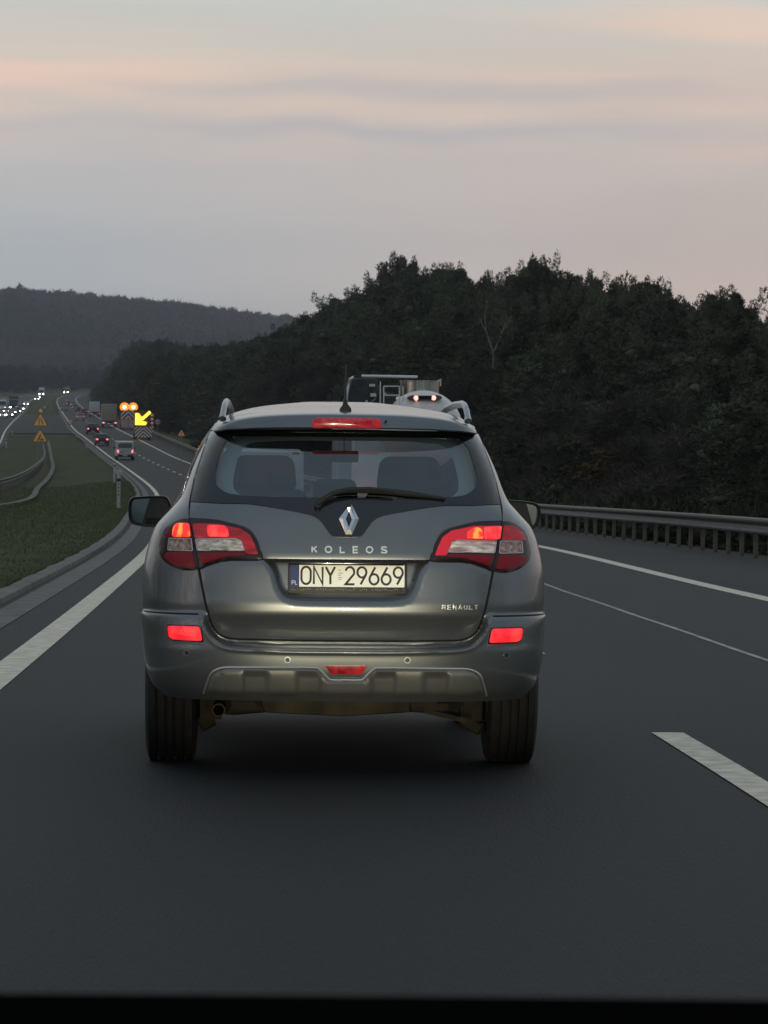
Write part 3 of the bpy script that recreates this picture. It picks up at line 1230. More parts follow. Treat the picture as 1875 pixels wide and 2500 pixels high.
    xs_ = x0 + .050
    hh = .080 * H / .114
    h_ = H * .76
    zz = zb + H * .12
    wline = .0098
    avail = (x1 - .008) - xs_
    # ONY 29669
    sc_ = 1.0
    x = xs_
    unit = 0
    seq = [('O', .62), ('N', .58), ('Y', .62), (None, .28), ('2', .58), ('9', .6), ('6', .6), ('6', .6), ('9', .6)]
    nat = sum(w for _, w in seq) * h_
    gp = (avail - nat * .86) / 8
    for ch, w in seq:
        if ch:
            W_, st = glyph(ch)
            for q, (pts, cl) in enumerate(st):
                ribbon(f, [(x + p[0] * h_ * .86, zz + p[1] * h_) for p in pts], wline, PP, 0, .0008 + .0002 * q, cl)
        else:
            xh = x
        x += w * h_ * .86 + gp
    f.build('plate_characters', m_ink, pl, smooth=False)
    f = MB()
    for q, (a, b) in enumerate(((.006, .80), (.012, .62), (.004, .50), (.010, .36), (.006, .26))):
        f.box(xh + .001, xh + .004 + a + .004, -.0031, -.0026, zz + h_ * b, zz + h_ * b + .0035)
    f.build('plate_hologram', mat('grey_sticker', (.40, .42, .40), .5), pl, smooth=False)
    f = MB()
    write(f, 'P', x0 + .008, zb + .010, .017, .0032, PP, t0=0, t1=.0008)
    write(f, 'l', x0 + .023, zb + .010, .017, .0032, PP, t0=0, t1=.0008)
    f.build('country_code', mat('plate_white_ink', (.75, .78, .85), .5), pl, smooth=False)
    f = MB()
    rr = random.Random(3)
    x = x0 + .006
    while x < x1 - .012:
        if rr.random() < .14:
            x += .018
        w = rr.uniform(.004, .009)
        z_ = zb - .0155
        k = rr.random()
        f.box(x, x + w, -.0015, .0005, z_ + (0 if k < .6 else .005), z_ + .0022 + (0 if k < .6 else .005))
        if k > .3:
            f.box(x + w * .3, x + w * .3 + .002, -.0013, .0005, z_ + .0024, z_ + .009)
        x += w + .003
    f.build('frame_lettering', mat('faded_lettering', (.30, .30, .26), .6), pl, smooth=False)

    # --- badge and names
    bc = TR(851.5, 1270.5)
    Pb = P(tail_base, .010)
    mb = MB()
    ow, oh, iw, ih = .0255 * 1.8 / 2 + .021, .066, .0085, .033
    ow = .0445
    outer_d = [(-.012, oh), (.012, oh), (ow, .002), (.014, -oh * .99), (-.014, -oh * .99), (-ow, .002)]
    inner_d = [(-.0015, ih), (.0015, ih), (.0135, 0), (.0015, -ih), (-.0015, -ih), (-.0135, 0)]
    mid_d = [((a[0] + b[0]) / 2, (a[1] + b[1]) / 2) for a, b in zip(outer_d, inner_d)]
    v, fcs = [], []
    for ring, off in ((outer_d, 0), (outer_d, .006), (mid_d, .014), (inner_d, .007), (inner_d, 0)):
        v += [on_surf(tail_base, bc[0] + p[0], bc[1] + p[1], .008 + off) for p in ring]
    for i in range(4):
        for k in range(6):
            k2 = (k + 1) % 6
            fcs.append((i * 6 + k, i * 6 + k2, (i + 1) * 6 + k2, (i + 1) * 6 + k))
    mb.add(v, fcs)
    mb.build('badge', M_CHROME, t, smooth=False)
    mb = MB()
    a = TR(762, 1349.5)
    b = TR(944, 1336)
    hN = .0255
    wN = (abs(b[0] - a[0]))
    P2 = P(tail_base, .0078)
    text = 'KoLEoS'
    nat = sum(glyph(c)[0] for c in text) * hN
    write(mb, text, a[0], a[1], hN, .0064, P2, gap=(wN - nat * .86) / 5 / hN, t0=0, t1=.003, sx=.86)
    mb.build('model_lettering', mat('bright_letters', (.85, .85, .83), .38, .55), t, smooth=False)
    mb = MB()
    a = TR(1079, 1486, tail_base)
    b = TR(1164, 1479, tail_base)
    hN = .0165
    text = 'REnAULT'
    nat = sum(glyph(c)[0] for c in text) * hN * .86
    write(mb, text, a[0], a[1] - .002, hN, .0040, P(tail_base, .0095), gap=(abs(b[0] - a[0]) - nat) / 6 / hN, t0=0, t1=.0028, sx=.86)
    mb.build('maker_lettering', MATS['bright_letters'], t, smooth=False)

    # --- tail lamps
    outl = T([(464, 1268), (447.5, 1268), (426, 1277), (407, 1291), (399, 1306), (392.5, 1328), (391, 1347), (397, 1363), (414, 1379), (439, 1390), (464, 1392.5), (488, 1388)])
    outl = smooth_poly([(-abs(x), z) for x, z in outl], 3, False)
    inn = T([(464.5, 1268), (500, 1269), (532, 1272), (562, 1279), (591, 1286.5), (608, 1294), (619, 1304), (629, 1321), (635, 1338), (640, 1357), (641, 1364)])
    inn = [(-abs(x), z) for x, z in inn]
    inb = T([(641, 1365.5), (600, 1367), (557, 1367.5), (523, 1377), (489, 1388)])
    inb = [(-abs(x), z) for x, z in inb]
    inner_l = [(x + (.0025 if i == 0 else 0), z) for i, (x, z) in enumerate(smooth_poly(inn, 3, False) + smooth_poly(inb, 3, False))]
    Q = lambda pts: [(-abs(x), z) for x, z in T(pts)]
    secs = [  # name, material, corners, which body piece (0 = outer lens, 1 = inner lens)
        ('outer_red_lens', M_LENSDK, [(461, 1277), (436, 1279), (414, 1294), (405, 1313), (466, 1314)], 0),
        ('lower_red_lens', M_LENSDK, [(472, 1350), (410, 1350), (404, 1362), (424, 1379), (452, 1385), (481, 1384)], 0),
        ('indicator_lens', M_AMB, [(470, 1318), (419, 1317), (416, 1344), (473, 1346)], 0),
        ('upper_red_lens', M_LENS, [(473, 1280), (535, 1281), (590, 1293), (612, 1309), (622, 1330), (631, 1354), (604, 1354), (598, 1346), (594, 1329), (585, 1316), (478, 1315)], 1),
        ('bottom_red_lens', M_LENSDK, [(486, 1351), (598, 1350), (602, 1356), (556, 1359), (520, 1370), (495, 1378)], 1),
        ('reversing_lens', M_REFL, [(481, 1319), (576, 1318), (589, 1323), (597, 1345), (486, 1345)], 1),
    ]
    for side in (1, -1):
        lamp = empty('tail_lamp')
        lamp.parent = t
        S_ = (lambda p: p) if side == 1 else (lambda p: [(-x, z) for x, z in reversed(p)])
        patch('lamp_housing', S_(outl), M_LSUR, lamp, off=.010, thick=.012, step=.016, bev=.003)
        patch('lamp_housing', S_(inner_l), M_LSUR, lamp, surf=tail_base, off=.010, thick=.012, step=.016, bev=.003)
        for nm, mm, pts, w in secs:
            if side == -1 and nm == 'outer_red_lens':
                mm = M_LENS
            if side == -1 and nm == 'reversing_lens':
                mm = mat('spill_lit_clear_lens', (.90, .82, .78), .3, .2, col2=(.22, .15, .14), vscale=32, stretch=(.35, 1, 2.2), emit=(1, .72, .66), estr=.10, bump=.4, bscale=80)  # faint emission put in for light spilling over from the lit bulb
            if side == -1 and nm == 'upper_red_lens':
                mm = mat('lit_red_lamp_lens', (.5, .015, .025), .2, coat=.35, emit=(.7, .012, .03), estr=.42)
            pp = rounded(Q(pts), .006, 3)
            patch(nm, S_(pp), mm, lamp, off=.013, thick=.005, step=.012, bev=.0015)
        # rim of the white lenses
        for pts in ([(481, 1318), (577, 1317), (590, 1322), (598, 1346), (485, 1346)], [(471, 1317), (418, 1316), (415, 1345), (474, 1347)]):
            pp = S_(rounded(Q(pts), .005, 3))
            mb = MB()
            ribbon(mb, pp, .0035, P(car_y, .0135), 0, .002, True)
            mb.build('lens_rim', mat('lens_edge', (.62, .54, .52), .25, .4), lamp, smooth=False)
        if side == 1:
            patch('bulb_section', S_(rounded(Q([(466, 1280), (434, 1280), (427, 1292), (425, 1313), (469, 1313)]), .012, 4)), M_LITA, lamp, off=.0165, thick=.004, step=.01)
            patch('bulb_section', S_(rounded(Q([(508, 1284), (550, 1285), (558, 1293), (562, 1313), (510, 1312)]), .014, 4)), M_LITR, lamp, off=.0165, thick=.004, step=.01)
        else:
            pr = [TR(a, b) for a, b in [(1137, 1316), (1140, 1300), (1152, 1291), (1166, 1290), (1175, 1296), (1178, 1317)]]
            patch('bulb_section', rounded(pr, .010, 4), M_LITA, lamp, off=.0165, thick=.004, step=.01)
            pr = [TR(a, b) for a, b in [(1180, 1318), (1178, 1290), (1221, 1287), (1217, 1318)]]
            patch('bulb_section', rounded(pr, .008, 4), M_LITR, lamp, off=.0165, thick=.004, step=.01)

    # --- bumper: lamps, skid plate, sensors, crease
    for side in (1, -1):
        q = [(-abs(x), z) for x, z in T([(411, 1527), (490, 1530), (496, 1566), (424, 1562), (414, 1555)])]
        q = q if side == 1 else [(-x, z) for x, z in reversed(q)]
        fl_ = empty('fog_lamp')
        fl_.parent = t
        patch('fog_lamp_bezel', rounded([(x - side * .004, z - .004) for x, z in expand(q, .011)], .014, 4), M_SKID, fl_, surf=shell_y, off=.004, thick=.006, step=.014)
        patch('fog_lamp_surround', rounded(expand(q, .0045), .010, 4), M_BLACK, fl_, surf=shell_y, off=.0065, thick=.006, step=.014)
        patch('fog_lamp_lens', rounded(expand(q, -.001), .012, 4), M_FOG, fl_, surf=shell_y, off=.012, thick=.006, step=.014, bev=.003)
    sk = T([(849, 1658.5), (807, 1658), (797, 1650), (777, 1631), (768, 1629), (700, 1628.5), (582, 1628.5), (548, 1629), (530, 1634), (517, 1643), (509, 1660), (499, 1690), (540, 1697), (700, 1700), (849, 1701)], shell_y)
    sk = [(-abs(x), z) for x, z in sk]
    sk[0], sk[-1] = (0, sk[0][1]), (0, sk[-1][1])
    half = sk[1:-1]
    skid = [sk[0]] + half + [sk[-1]] + [(-x, z) for x, z in reversed(half)]
    holes_sk = []

    def skid_y(x, z):
        y = np.asarray(shell_y(x, z), float)
        sd = poly_sdf(skid, np.asarray(x), np.asarray(z))
        y = y - .022 * ss(0, -.02, sd) 
        for cx in (.40, .165, -.165, -.40):
            w = .062
            r = ss(w, w - .018, np.abs(np.asarray(x) - cx)) * ss(sk[4][1] - .018, sk[4][1] - .04, np.asarray(z))
            y = y + .016 * r
        return y
    patch('skid_plate', skid, M_SKID, t, surf=skid_y, off=.002, thick=.02, step=.011, bev=0)
    mb = MB()
    edge = [sk[12]] if False else None
    path = [sk[i] for i in range(11, -1, -1)]
    path = path + [(-x, z) for x, z in reversed(path[:-1])]
    path = smooth_poly(path, 2, False)
    mb.tube([on_surf(shell_y, x, z, .010) for x, z in path], .0052, 8)
    mb.build('skid_plate_trim', mat('satin_trim', (.72, .71, .66), .32, .8), t)
    q = [(-abs(x), z) for x, z in T([(793, 1624.5), (808, 1645)], shell_y)]
    patch('bumper_reflector', rounded([q[0], (-q[0][0], q[0][1]), (-q[1][0], q[1][1]), q[1]], .006, 3), M_RFOG, t, surf=shell_y, off=.008, thick=.01, step=.015)
    for px, py in ((456, 1594), (702, 1611), (994.6, 1612), (1236.5, 1600)):
        c = TR(px, py, shell_y)
        for (r0, r1, nm, mm, o_) in ((.0135, .0105, 'sensor_ring', M_SILVER, .003), (.0095, None, 'parking_sensor', M_CARLOW, .004)):
            ring = arc(c[0], c[1], r0, r0, 0, 360, 18)[:-1]
            if r1:
                mb = MB()
                ribbon(mb, arc(c[0], c[1], r0 - .001, r0 - .001, 0, 360, 18)[:-1], .0032, P(shell_y, 0), 0, o_, True)
                mb.build(nm, M_SILVER, t, smooth=False)
            else:
                patch(nm, ring, mm, t, surf=shell_y, off=.0025, thick=.004, step=.01)
    # bumper top seam round the corners
    for side in (1, -1):
        mb = MB()
        zz_ = .722
        xs_ = np.linspace(.655, .922, 14)
        ribbon(mb, [(side * x, zz_ + .003 * (x - .65)) for x in xs_], .005, P(car_y, .0005), 0, .002)
        mb.build('bumper_seam', M_GAP, t, smooth=False)
    # --- spoiler
    V, Fc = [], []
    NX = 60
    zc_t, zc_b = TR(845, 1012, lambda x, z: .27)[1], TR(845, 1048, lambda x, z: .33)[1]
    for i in range(NX + 1):
        u = -1 + 2 * i / NX
        x = .602 * u
        dr = .030 * abs(u) ** 2.4 + .010 * abs(u) ** 8
        pl_ = .15 * abs(u) ** 3.0 + .10 * abs(u) ** 14
        zt_, zb_ = zc_t - dr - .022 * abs(u) ** 6, zc_b + .002 - .010 * abs(u) ** 2 - .008 * abs(u) ** 8
        sec = [(.62 + pl_ * .5, min(1.648, zt_ + .022)), (.50 + pl_ * .6, zt_ + .020), (.38 + pl_, zt_ + .010), (.285 + pl_, zt_), (.276 + pl_, zt_ - .006),
               (.268 + pl_, (zt_ * .6 + zb_ * .4)), (.262 + pl_, zb_ + .006), (.272 + pl_, zb_), (.40 + pl_, zb_ + .008), (.46 + pl_, zb_ + .03)]
        V += [(x, a, b) for a, b in sec]
    w = 10
    for i in range(NX):
        for k in range(w - 1):
            Fc.append((i * w + k, i * w + k + 1, (i + 1) * w + k + 1, (i + 1) * w + k))
    Fc += [tuple(range(w)), tuple(reversed(range(NX * w, NX * w + w)))]
    sp = MB().add(V, Fc).build('spoiler', M_CAR, t, sharp=35)
    mb = MB()
    z0_, z1_ = TR(845, 1045.5, lambda x, z: .29)[1], TR(845, 1020.5, lambda x, z: .28)[1]
    hw = .158
    mb.prism(rounded([(-hw, z0_), (hw, z0_), (hw - .008, z1_), (-hw + .008, z1_)], .014, 4), .254, .30)
    mb.build('high_brake_lamp', M_BRK, t, bevel=.004)
    mb = MB()
    mb.tube([(.176, .25, z1_ - .014), (.176, .285, z1_ - .014)], .005)
    mb.build('washer_nozzle', M_GAP, t)
    # antenna
    mb = MB()
    ya = .55
    mb.prism([(-.028, 1.628), (.030, 1.628), (.026, 1.655), (.012, 1.672), (.004, 1.700), (-.008, 1.700), (-.012, 1.672), (-.024, 1.655)], ya - .03, ya + .06)
    mb.build('antenna_base', M_PLAS, t, bevel=.006)
    mb = MB()
    mb.tube([(0, ya, 1.69), (.002, ya + .06, 1.78), (.004, ya + .11, 1.86)], [.006, .0045, .0035], 8)
    mb.build('antenna', M_PLAS, t)
    # roof rails
    for s in (1, -1):
        mb = MB()
        pts = [(.562, .50, 1.600), (.560, .512, 1.625), (.556, .54, 1.654), (.552, .61, 1.674), (.549, .76, 1.684), (.547, 1.3, 1.692), (.545, 2.0, 1.69), (.54, 2.3, 1.67), (.545, 2.38, 1.62)]
        v, fcs = [], []
        nn = 10
        for i, p in enumerate(pts):
            a_, b_ = Vector(pts[max(0, i - 1)]), Vector(pts[min(len(pts) - 1, i + 1)])
            d = (b_ - a_).normalized()
            u_ = Vector((1, 0, .15)).normalized()
            w_ = d.cross(u_).normalized()
            rx, rz = (.0135, .018) if 0 < i < 8 else (.018, .03)
            for k in range(nn):
                an = 2 * math.pi * k / nn
                q = Vector(p) + u_ * rx * math.cos(an) + w_ * rz * math.sin(an)
                v.append((q.x * s, q.y, q.z))
        for i in range(len(pts) - 1):
            for k in range(nn):
                fcs.append((i * nn + k, i * nn + (k + 1) % nn, (i + 1) * nn + (k + 1) % nn, (i + 1) * nn + k))
        fcs += [tuple(range(nn)), tuple(range((len(pts) - 1) * nn, len(pts) * nn))]
        mb.add(v, fcs)
        mb.build('roof_rail', M_SILVER, t)
    # rear wiper
    wp = empty('rear_wiper')
    wp.parent = t
    Pw = lambda px, py, o_: on_surf(car_y, *TR(px, py), o_)
    mb = MB()
    mb.tube([Pw(776, 1238, .008), Pw(776, 1238, .035)], .017, 12)
    pts = [Pw(776, 1237, .03), Pw(792, 1226, .035), Pw(815, 1214, .04), Pw(850, 1207, .045), Pw(900, 1206, .05), Pw(960, 1211, .05)]
    mb.tube(pts, [.013, .013, .012, .010, .008, .006], 8)
    mb.build('wiper_arm', M_PLAS, wp)
    mb = MB()
    pts = [Pw(812, 1207, .018), Pw(860, 1202, .02), Pw(930, 1204, .02), Pw(1000, 1211, .02), Pw(1086, 1222, .018)]
    mb.tube(pts, [.006, .012, .013, .012, .006], 8)
    mb.build('wiper_blade', M_PLAS, wp)
    # demister line on the glass
    mb = MB()
    mb.tube([Pw(840, 1054, .0095), Pw(840, 1108, .0095)], .0018, 6)
    mb.build('aerial_wire', M_GAP, t)
    # --- wing mirrors
    for s, (pa, pb) in ((-1, ((314, 1213), (412, 1288))), (1, ((1255, 1224), (1320, 1293)))):
        Ym = 3.05
        # box of the mirror in car coordinates
        mm_ = lambda px, py: TR(px, py, lambda x, z: Ym)
        if s == -1:
            q = [mm_(*p) for p in [(319, 1218), (330, 1213.5), (398, 1211), (409, 1216), (418, 1236), (414, 1262), (398, 1283), (384, 1287), (332, 1282), (319, 1275), (314, 1258), (314, 1232)]]
            gq = [mm_(*p) for p in [(325, 1222), (334, 1219), (392, 1217), (402, 1224), (406, 1240), (402, 1262), (388, 1281), (336, 1276), (324, 1268), (321, 1240)]]
        else:
            q = [mm_(*p) for p in [(1232, 1222), (1240, 1221), (1290, 1225), (1312, 1231), (1319, 1240), (1319, 1262), (1312, 1283), (1298, 1292), (1268, 1285), (1240, 1270)]]
            gq = [mm_(*p) for p in [(1238, 1227), (1290, 1231), (1307, 1236), (1311, 1244), (1310, 1264), (1305, 1279), (1296, 1285), (1268, 1279), (1244, 1264)]]
        mir = empty('wing_mirror')
        mir.parent = t
        qs = smooth_poly(q, 2)
        mb = MB()
        n = len(qs)
        cx = sum(p[0] for p in qs) / n
        cz = sum(p[1] for p in qs) / n
        v = []
        for sc_, yy in ((1.0, Ym), (1.03, Ym + .03), (.98, Ym + .10), (.7, Ym + .16), (.1, Ym + .19)):
            v += [(cx + (p[0] - cx) * sc_, yy, cz + (p[1] - cz) * sc_) for p in qs]
        # recessed mirror opening
        v += [(cx + (p[0] - cx) * .93, Ym + .004, cz + (p[1] - cz) * .93) for p in qs]
        v += [(cx + (p[0] - cx) * .90, Ym + .02, cz + (p[1] - cz) * .90) for p in qs]
        fcs = []
        for i in range(4):
            for k in range(n):
                fcs.append((i * n + k, i * n + (k + 1) % n, (i + 1) * n + (k + 1) % n, (i + 1) * n + k))
        for (a_, b_) in ((0, 5), (5, 6)):
            for k in range(n):
                fcs.append((a_ * n + k, a_ * n + (k + 1) % n, b_ * n + (k + 1) % n, b_ * n + k))
        fcs.append(tuple(range(4 * n, 5 * n)))
        fcs.append(tuple(range(6 * n, 7 * n)))
        mb.add(v, fcs)
        mb.box(min(s * .86, s * 1.0), max(s * .86, s * 1.0), Ym + .02, Ym + .11, cz - .07, cz - .035)
        mb.build('mirror_shell', M_PLAS, mir, sharp=40)
        mb = MB()
        gs = smooth_poly(gq, 2)
        g_cx = sum(p[0] for p in gs) / len(gs)
        v = [(p[0], Ym + .022 + .12 * (p[0] - g_cx) * -s - .035 * (p[1] - cz), p[1]) for p in gs]
        v += [(a, b + .004, c) for a, b, c in v]
        k_ = len(gs)
        mb.add(v, [tuple(range(k_)), tuple(reversed(range(k_, 2 * k_)))] + [(i, i + k_, (i + 1) % k_ + k_, (i + 1) % k_) for i in range(k_)])
        mb.build('mirror_glass', mat('mirror_silver', (.26, .34, .36), .12, 1.0), mir, smooth=False)
    # --- wheels
    for (wx, wy, nm) in ((-.795, 1.0, 'wheel'), (.795, 1.0, 'wheel'), (-.79, 3.62, 'wheel'), (.79, 3.62, 'wheel')):
        wh = empty(nm, (wx, wy, .36))
        wh.parent = t
        mb = MB()
        prof = [(.225, -.112), (.30, -.118), (.338, -.112)]
        gx = -.105
        for a, b in ((-.105, -.066), (-.058, -.022), (-.014, .014), (.022, .058), (.066, .105)):
            prof += [(.352 if a > -.1 else .348, a), (.3595, a + .004), (.3595, b - .004), (.356 if b < .1 else .348, b)]
            if b < .1:
                prof += [(.346, b + .0005), (.346, b + .0075)]
        prof += [(.338, .112), (.30, .118), (.225, .112)]
        mb.lathe(prof + [prof[0]], 'x', (0, 0, 0), 56, cap=False)
        mb.build('tyre', M_RUB, wh, sharp=30)
        mb = MB()
        sg = 1 if wx > 0 else -1
        mb.lathe([(.230, -.10 * sg), (.205, -.09 * sg), (.205, .07 * sg), (.230, .106 * sg), (.232, .10 * sg), (.232, -.10 * sg)], 'x', (0, 0, 0), 40, cap=False)
        mb.lathe([(.001, .06 * sg), (.05, .062 * sg), (.055, .03 * sg), (.001, .02 * sg)], 'x', (0, 0, 0), 16, cap=False)
        for q in range(5):
            M_ = Matrix.Rotation(2 * math.pi * q / 5, 4, 'X')
            mb.prism([(-.028, .03), (.028, .03), (.040, .215), (-.040, .215)], min(.035 * sg, .085 * sg), max(.035 * sg, .085 * sg), 'x', M_)
        rm = mb.build('rim', M_SILVER, wh)
        mb = MB()
        mb.lathe([(.001, -.02 * sg), (.15, -.02 * sg), (.15, .0), (.001, .0)], 'x', (0, 0, 0), 24, cap=False)
        mb.build('brake_disc', M_PLAS, rm)
    # --- underbody
    mb = MB()
    mb.box(-.74, .74, .25, 4.3, .37, .44)
    mb.build('floor_pan', M_PLAS, t, smooth=False)
    for s in (1, -1):
        mb = MB()
        an = [R(a) for a in range(12, 169, 12)]
        prof = [(1.0 + .415 * math.cos(a), .36 + .415 * math.sin(a)) for a in an]
        v = [(s * .62, a, b) for a, b in prof] + [(s * .905, a, b) for a, b in prof]
        k_ = len(prof)
        mb.add(v, [(i, i + 1, i + 1 + k_, i + k_) for i in range(k_ - 1)] + [tuple(range(k_))])
        mb.build('wheel_arch_liner', M_GAP, t)
    mb = MB()
    mb.tube([(-.66, 1.0, .26), (-.50, .99, .255), (-.2, .97, .275), (.15, .97, .285), (.45, .98, .265), (.66, 1.0, .26)], [.04, .045, .035, .035, .045, .04], 10)
    mb.box(-.66, -.56, .86, 1.05, .20, .34)
    mb.box(.56, .66, .86, 1.05, .20, .34)
    mb.tube([(-.60, .9, .24), (-.45, 1.35, .30)], .028, 8)
    mb.tube([(.60, .9, .24), (.45, 1.35, .30)], .028, 8)
    mb.tube([(-.63, .95, .22), (-.60, .98, .42)], .022, 8)
    mb.tube([(.63, .95, .22), (.60, .98, .42)], .022, 8)
    mb.tube([(.58, .93, .20), (.66, .90, .155)], .03, 8)
    mb.tube([(-.60, .93, .20), (-.66, .92, .17)], .035, 8)
    mb.build('rear_axle', M_UNDER, t)
    mb = MB()
    prof = [(-.36, .27), (-.38, .32), (-.36, .355), (.30, .355), (.33, .32), (.30, .275), (.0, .255)]
    mb.prism(prof, .32, .62)
    mb.build('silencer', M_UNDER, t, bevel=.02)
    mb = MB()
    mb.lathe([(.026, 0), (.030, 0), (.030, .3), (.001, .3)], 'y', (-.565, .22, .288), 20)
    mb.lathe([(.0255, .001), (.0255, .02)], 'y', (-.565, .225, .288), 20)
    mb.build('exhaust_pipe', mat('rusty_pipe', (.03, .022, .016), .6, .5), t)
    mb = MB()
    mb.lathe([(.024, 0), (.024, .004)], 'y', (-.565, .214, .288), 20)
    mb.build('exhaust_opening', mat('pipe_shade', (.002, .002, .002), 1.0, spec=0), t)  # black disc in place of the shade inside the pipe
    mb = MB()
    mb.tube([(.30, .30, .30), (.46, .35, .30), (.52, .5, .30)], .022, 8)
    mb.tube([(.36, .3, .285), (.55, .32, .24)], .012, 6)
    mb.box(.30, .42, .28, .34, .30, .33)
    mb.build('tow_bracket', M_UNDER, t)
    # --- cabin
    def seat(cx, y, w, z0, z1, hr=True):
        mb.prism(rounded([(cx - w / 2, z0), (cx + w / 2, z0), (cx + w / 2 * .86, z1), (cx - w / 2 * .86, z1)], .07, 4), y, y + .12)
        if hr:
            mb.prism(rounded([(cx - .17, z1 - .02), (cx + .17, z1 - .02), (cx + .15, z1 + .17), (cx - .15, z1 + .17)], .06, 4), y + .01, y + .10)
            mb.box(cx - .05, cx - .04, y + .04, y + .05, z1 - .02, z1 + .05)
            mb.box(cx + .04, cx + .05, y + .04, y + .05, z1 - .02, z1 + .05)
    for cx in (-.37, .37):
        mb = MB()
        seat(cx, 2.15, .52, .6, 1.28)
        mb.build('front_seat', M_SEAT, t, bevel=.008)
    mb = MB()
    seat(0, 1.15, 1.25, .6, 1.14, False)
    mb.build('rear_bench', M_SEAT, t, bevel=.008)
    for cx in (-.44, -.03, .44):
        mb = MB()
        mb.prism(rounded([(cx - .12, 1.12), (cx + .12, 1.12), (cx + .10, 1.33), (cx - .10, 1.33)], .04, 4), 1.17, 1.25)
        mb.build('headrest', M_SEAT, t, bevel=.008)
    mb = MB()
    mb.box(-.72, .72, .45, 1.15, 1.10, 1.115)
    mb.build('parcel_shelf', M_SEAT, t, smooth=False)
    mb = MB()
    mb.box(-.74, .74, 2.9, 3.3, .7, 1.10)
    mb.build('dashboard', M_SEAT, t, smooth=False)
    mb = MB()
    mb.box(-.12, .12, 2.55, 2.58, 1.42, 1.48)
    mb.build('rear_view_mirror', M_SEAT, t, bevel=.01)
    for s in (1, -1):
        mb = MB()
        v = []
        for (xx, yy, zz_) in ((.60, .40, 1.16), (.66, .50, 1.16), (.60, .56, 1.50), (.545, .50, 1.52), (.60, .75, 1.16), (.56, .72, 1.5)):
            v.append((s * xx, yy, zz_))
        mb.add(v, [(0, 1, 2, 3), (0, 4, 5, 3)])
        mb.build('pillar_trim', M_TRIMIN, t, smooth=False)
    return t


SUV = build_suv()

# headlamps of the car the photo is taken from: they light the tailgate and show as reflections in it
M_HOOD = mat('black_bonnet_paint', (.003, .003, .003), 1.0, spec=0.0)


def camera_car():
    t = empty('car_bonnet', (0, 1.2, 0), 0, 'black out-of-focus bonnet edge of the following car along the bottom of the picture', 'car')
    mb = MB()
    V, Fc = [], []
    ys = [(.0, 1.108), (.15, 1.112), (.35, 1.075), (.6, 1.02), (.85, .95), (1.02, .86), (1.08, .74), (1.1, .45)]
    NX = 24
    for i in range(NX + 1):
        u = -1 + 2 * i / NX
        for y, z in ys:
            V.append((u * .86, y - .22 * abs(u) ** 3 * (y / 1.1), z - .013 - .05 * abs(u) ** 3))
    w = len(ys)
    for i in range(NX):
        for k in range(w - 1):
            Fc.append((i * w + k, i * w + k + 1, (i + 1) * w + k + 1, (i + 1) * w + k))
    for i in (0, NX):
        n = len(V)
    mb.add(V, Fc)
    mb.build('bonnet', M_HOOD, t)
    for s in (1, -1):
        hl = empty('headlamp', (s * .62, 1.06, .70))
        hl.parent = t
        mb = MB()
        mb.lathe([(.001, .02), (.05, .0), (.062, .0), (.066, .02), (.05, .09), (.001, .10)], 'y', (0, .0, 0), 20)
        mb.build('reflector', M_CHROME, hl)
        ld = bpy.data.lights.new('dipped_beam', 'SPOT')
        ld.energy = HEAD_E
        ld.color = (1, .88, .58)
        ld.spot_size = R(10.5)
        ld.spot_blend = 1.0
        ld.shadow_soft_size = .07
        lo = bpy.data.objects.new('dipped_beam', ld)
        COL.objects.link(lo)
        lo.parent = hl
        lo.location = (0, .13, 0)
        lo.rotation_euler = Vector((-.10 - s * .45, 12.3, .02)).to_track_quat('-Z', 'Y').to_euler()


HEAD_E = 1250
camera_car()
# ================================================================== guardrails
M_GALV = mat('dull_galvanised_steel', (.13, .128, .12), .6, .5, col2=(.10, .095, .085), vscale=4, bump=.1, bscale=10)
M_POST = mat('weathered_post_steel', (.21, .185, .14), .75, .25, col2=(.09, .08, .062), vscale=3)


def guardrail(name, fx, y0, y1, step, label, seg=2.0, side=-1):
    t = empty(name, (float(fx(y0)), y0, float(ZR(y0))), 0, label, 'guardrail', None)
    o = Vector(t.location)
    Y = np.arange(y0, y1 + .01, seg)
    prof = [(0, .75), (.02 * side, .752), (.075 * side, .735), (.085 * side, .70), (.075 * side, .665), (.015 * side, .635), (.0, .60), (.015 * side, .565), (.075 * side, .535),
            (.085 * side, .50), (.075 * side, .465), (.02 * side, .445), (0, .445), (-.035 * side, .45), (-.035 * side, .745)]
    V, Fc = [], []
    for y in Y:
        for dx, dz in prof:
            V.append((float(fx(y)) + dx - o.x, y - o.y, float(ZR(y)) + dz - o.z))
    w = len(prof)
    for i in range(len(Y) - 1):
        for k in range(w):
            Fc.append((i * w + k, i * w + (k + 1) % w, (i + 1) * w + (k + 1) % w, (i + 1) * w + k))
    link_mesh('rail_beam', V, Fc, M_GALV, t, True, 30)
    mb = MB()
    mb.box(-.04, .04, -.05, .05, -.35, .70)
    mb.box(-.035, .035, -.10, -.05, .40, .70)
    y = y0 + .5
    first = None
    while y < y1:
        loc = (float(fx(y)) - o.x - side * .095, y - o.y, float(ZR(y)) - o.z)
        if first is None:
            first = mb.build('post', M_POST, t, bevel=.008)
            p = first
        else:
            p = first.copy()
            COL.objects.link(p)
            p.parent = t
        p.location = loc
        y += step
    return t


guardrail('guardrail', lambda y: XR(y) + 3.05, 44, 170, 1.78, 'long steel guardrail with close posts along the right-hand hard shoulder beside the grey SUV')
guardrail('guardrail', lambda y: XR(y) + 3.05, 172, 560, 4.0, 'distant steel guardrail beyond the right shoulder, running toward the works trucks', seg=4.0)


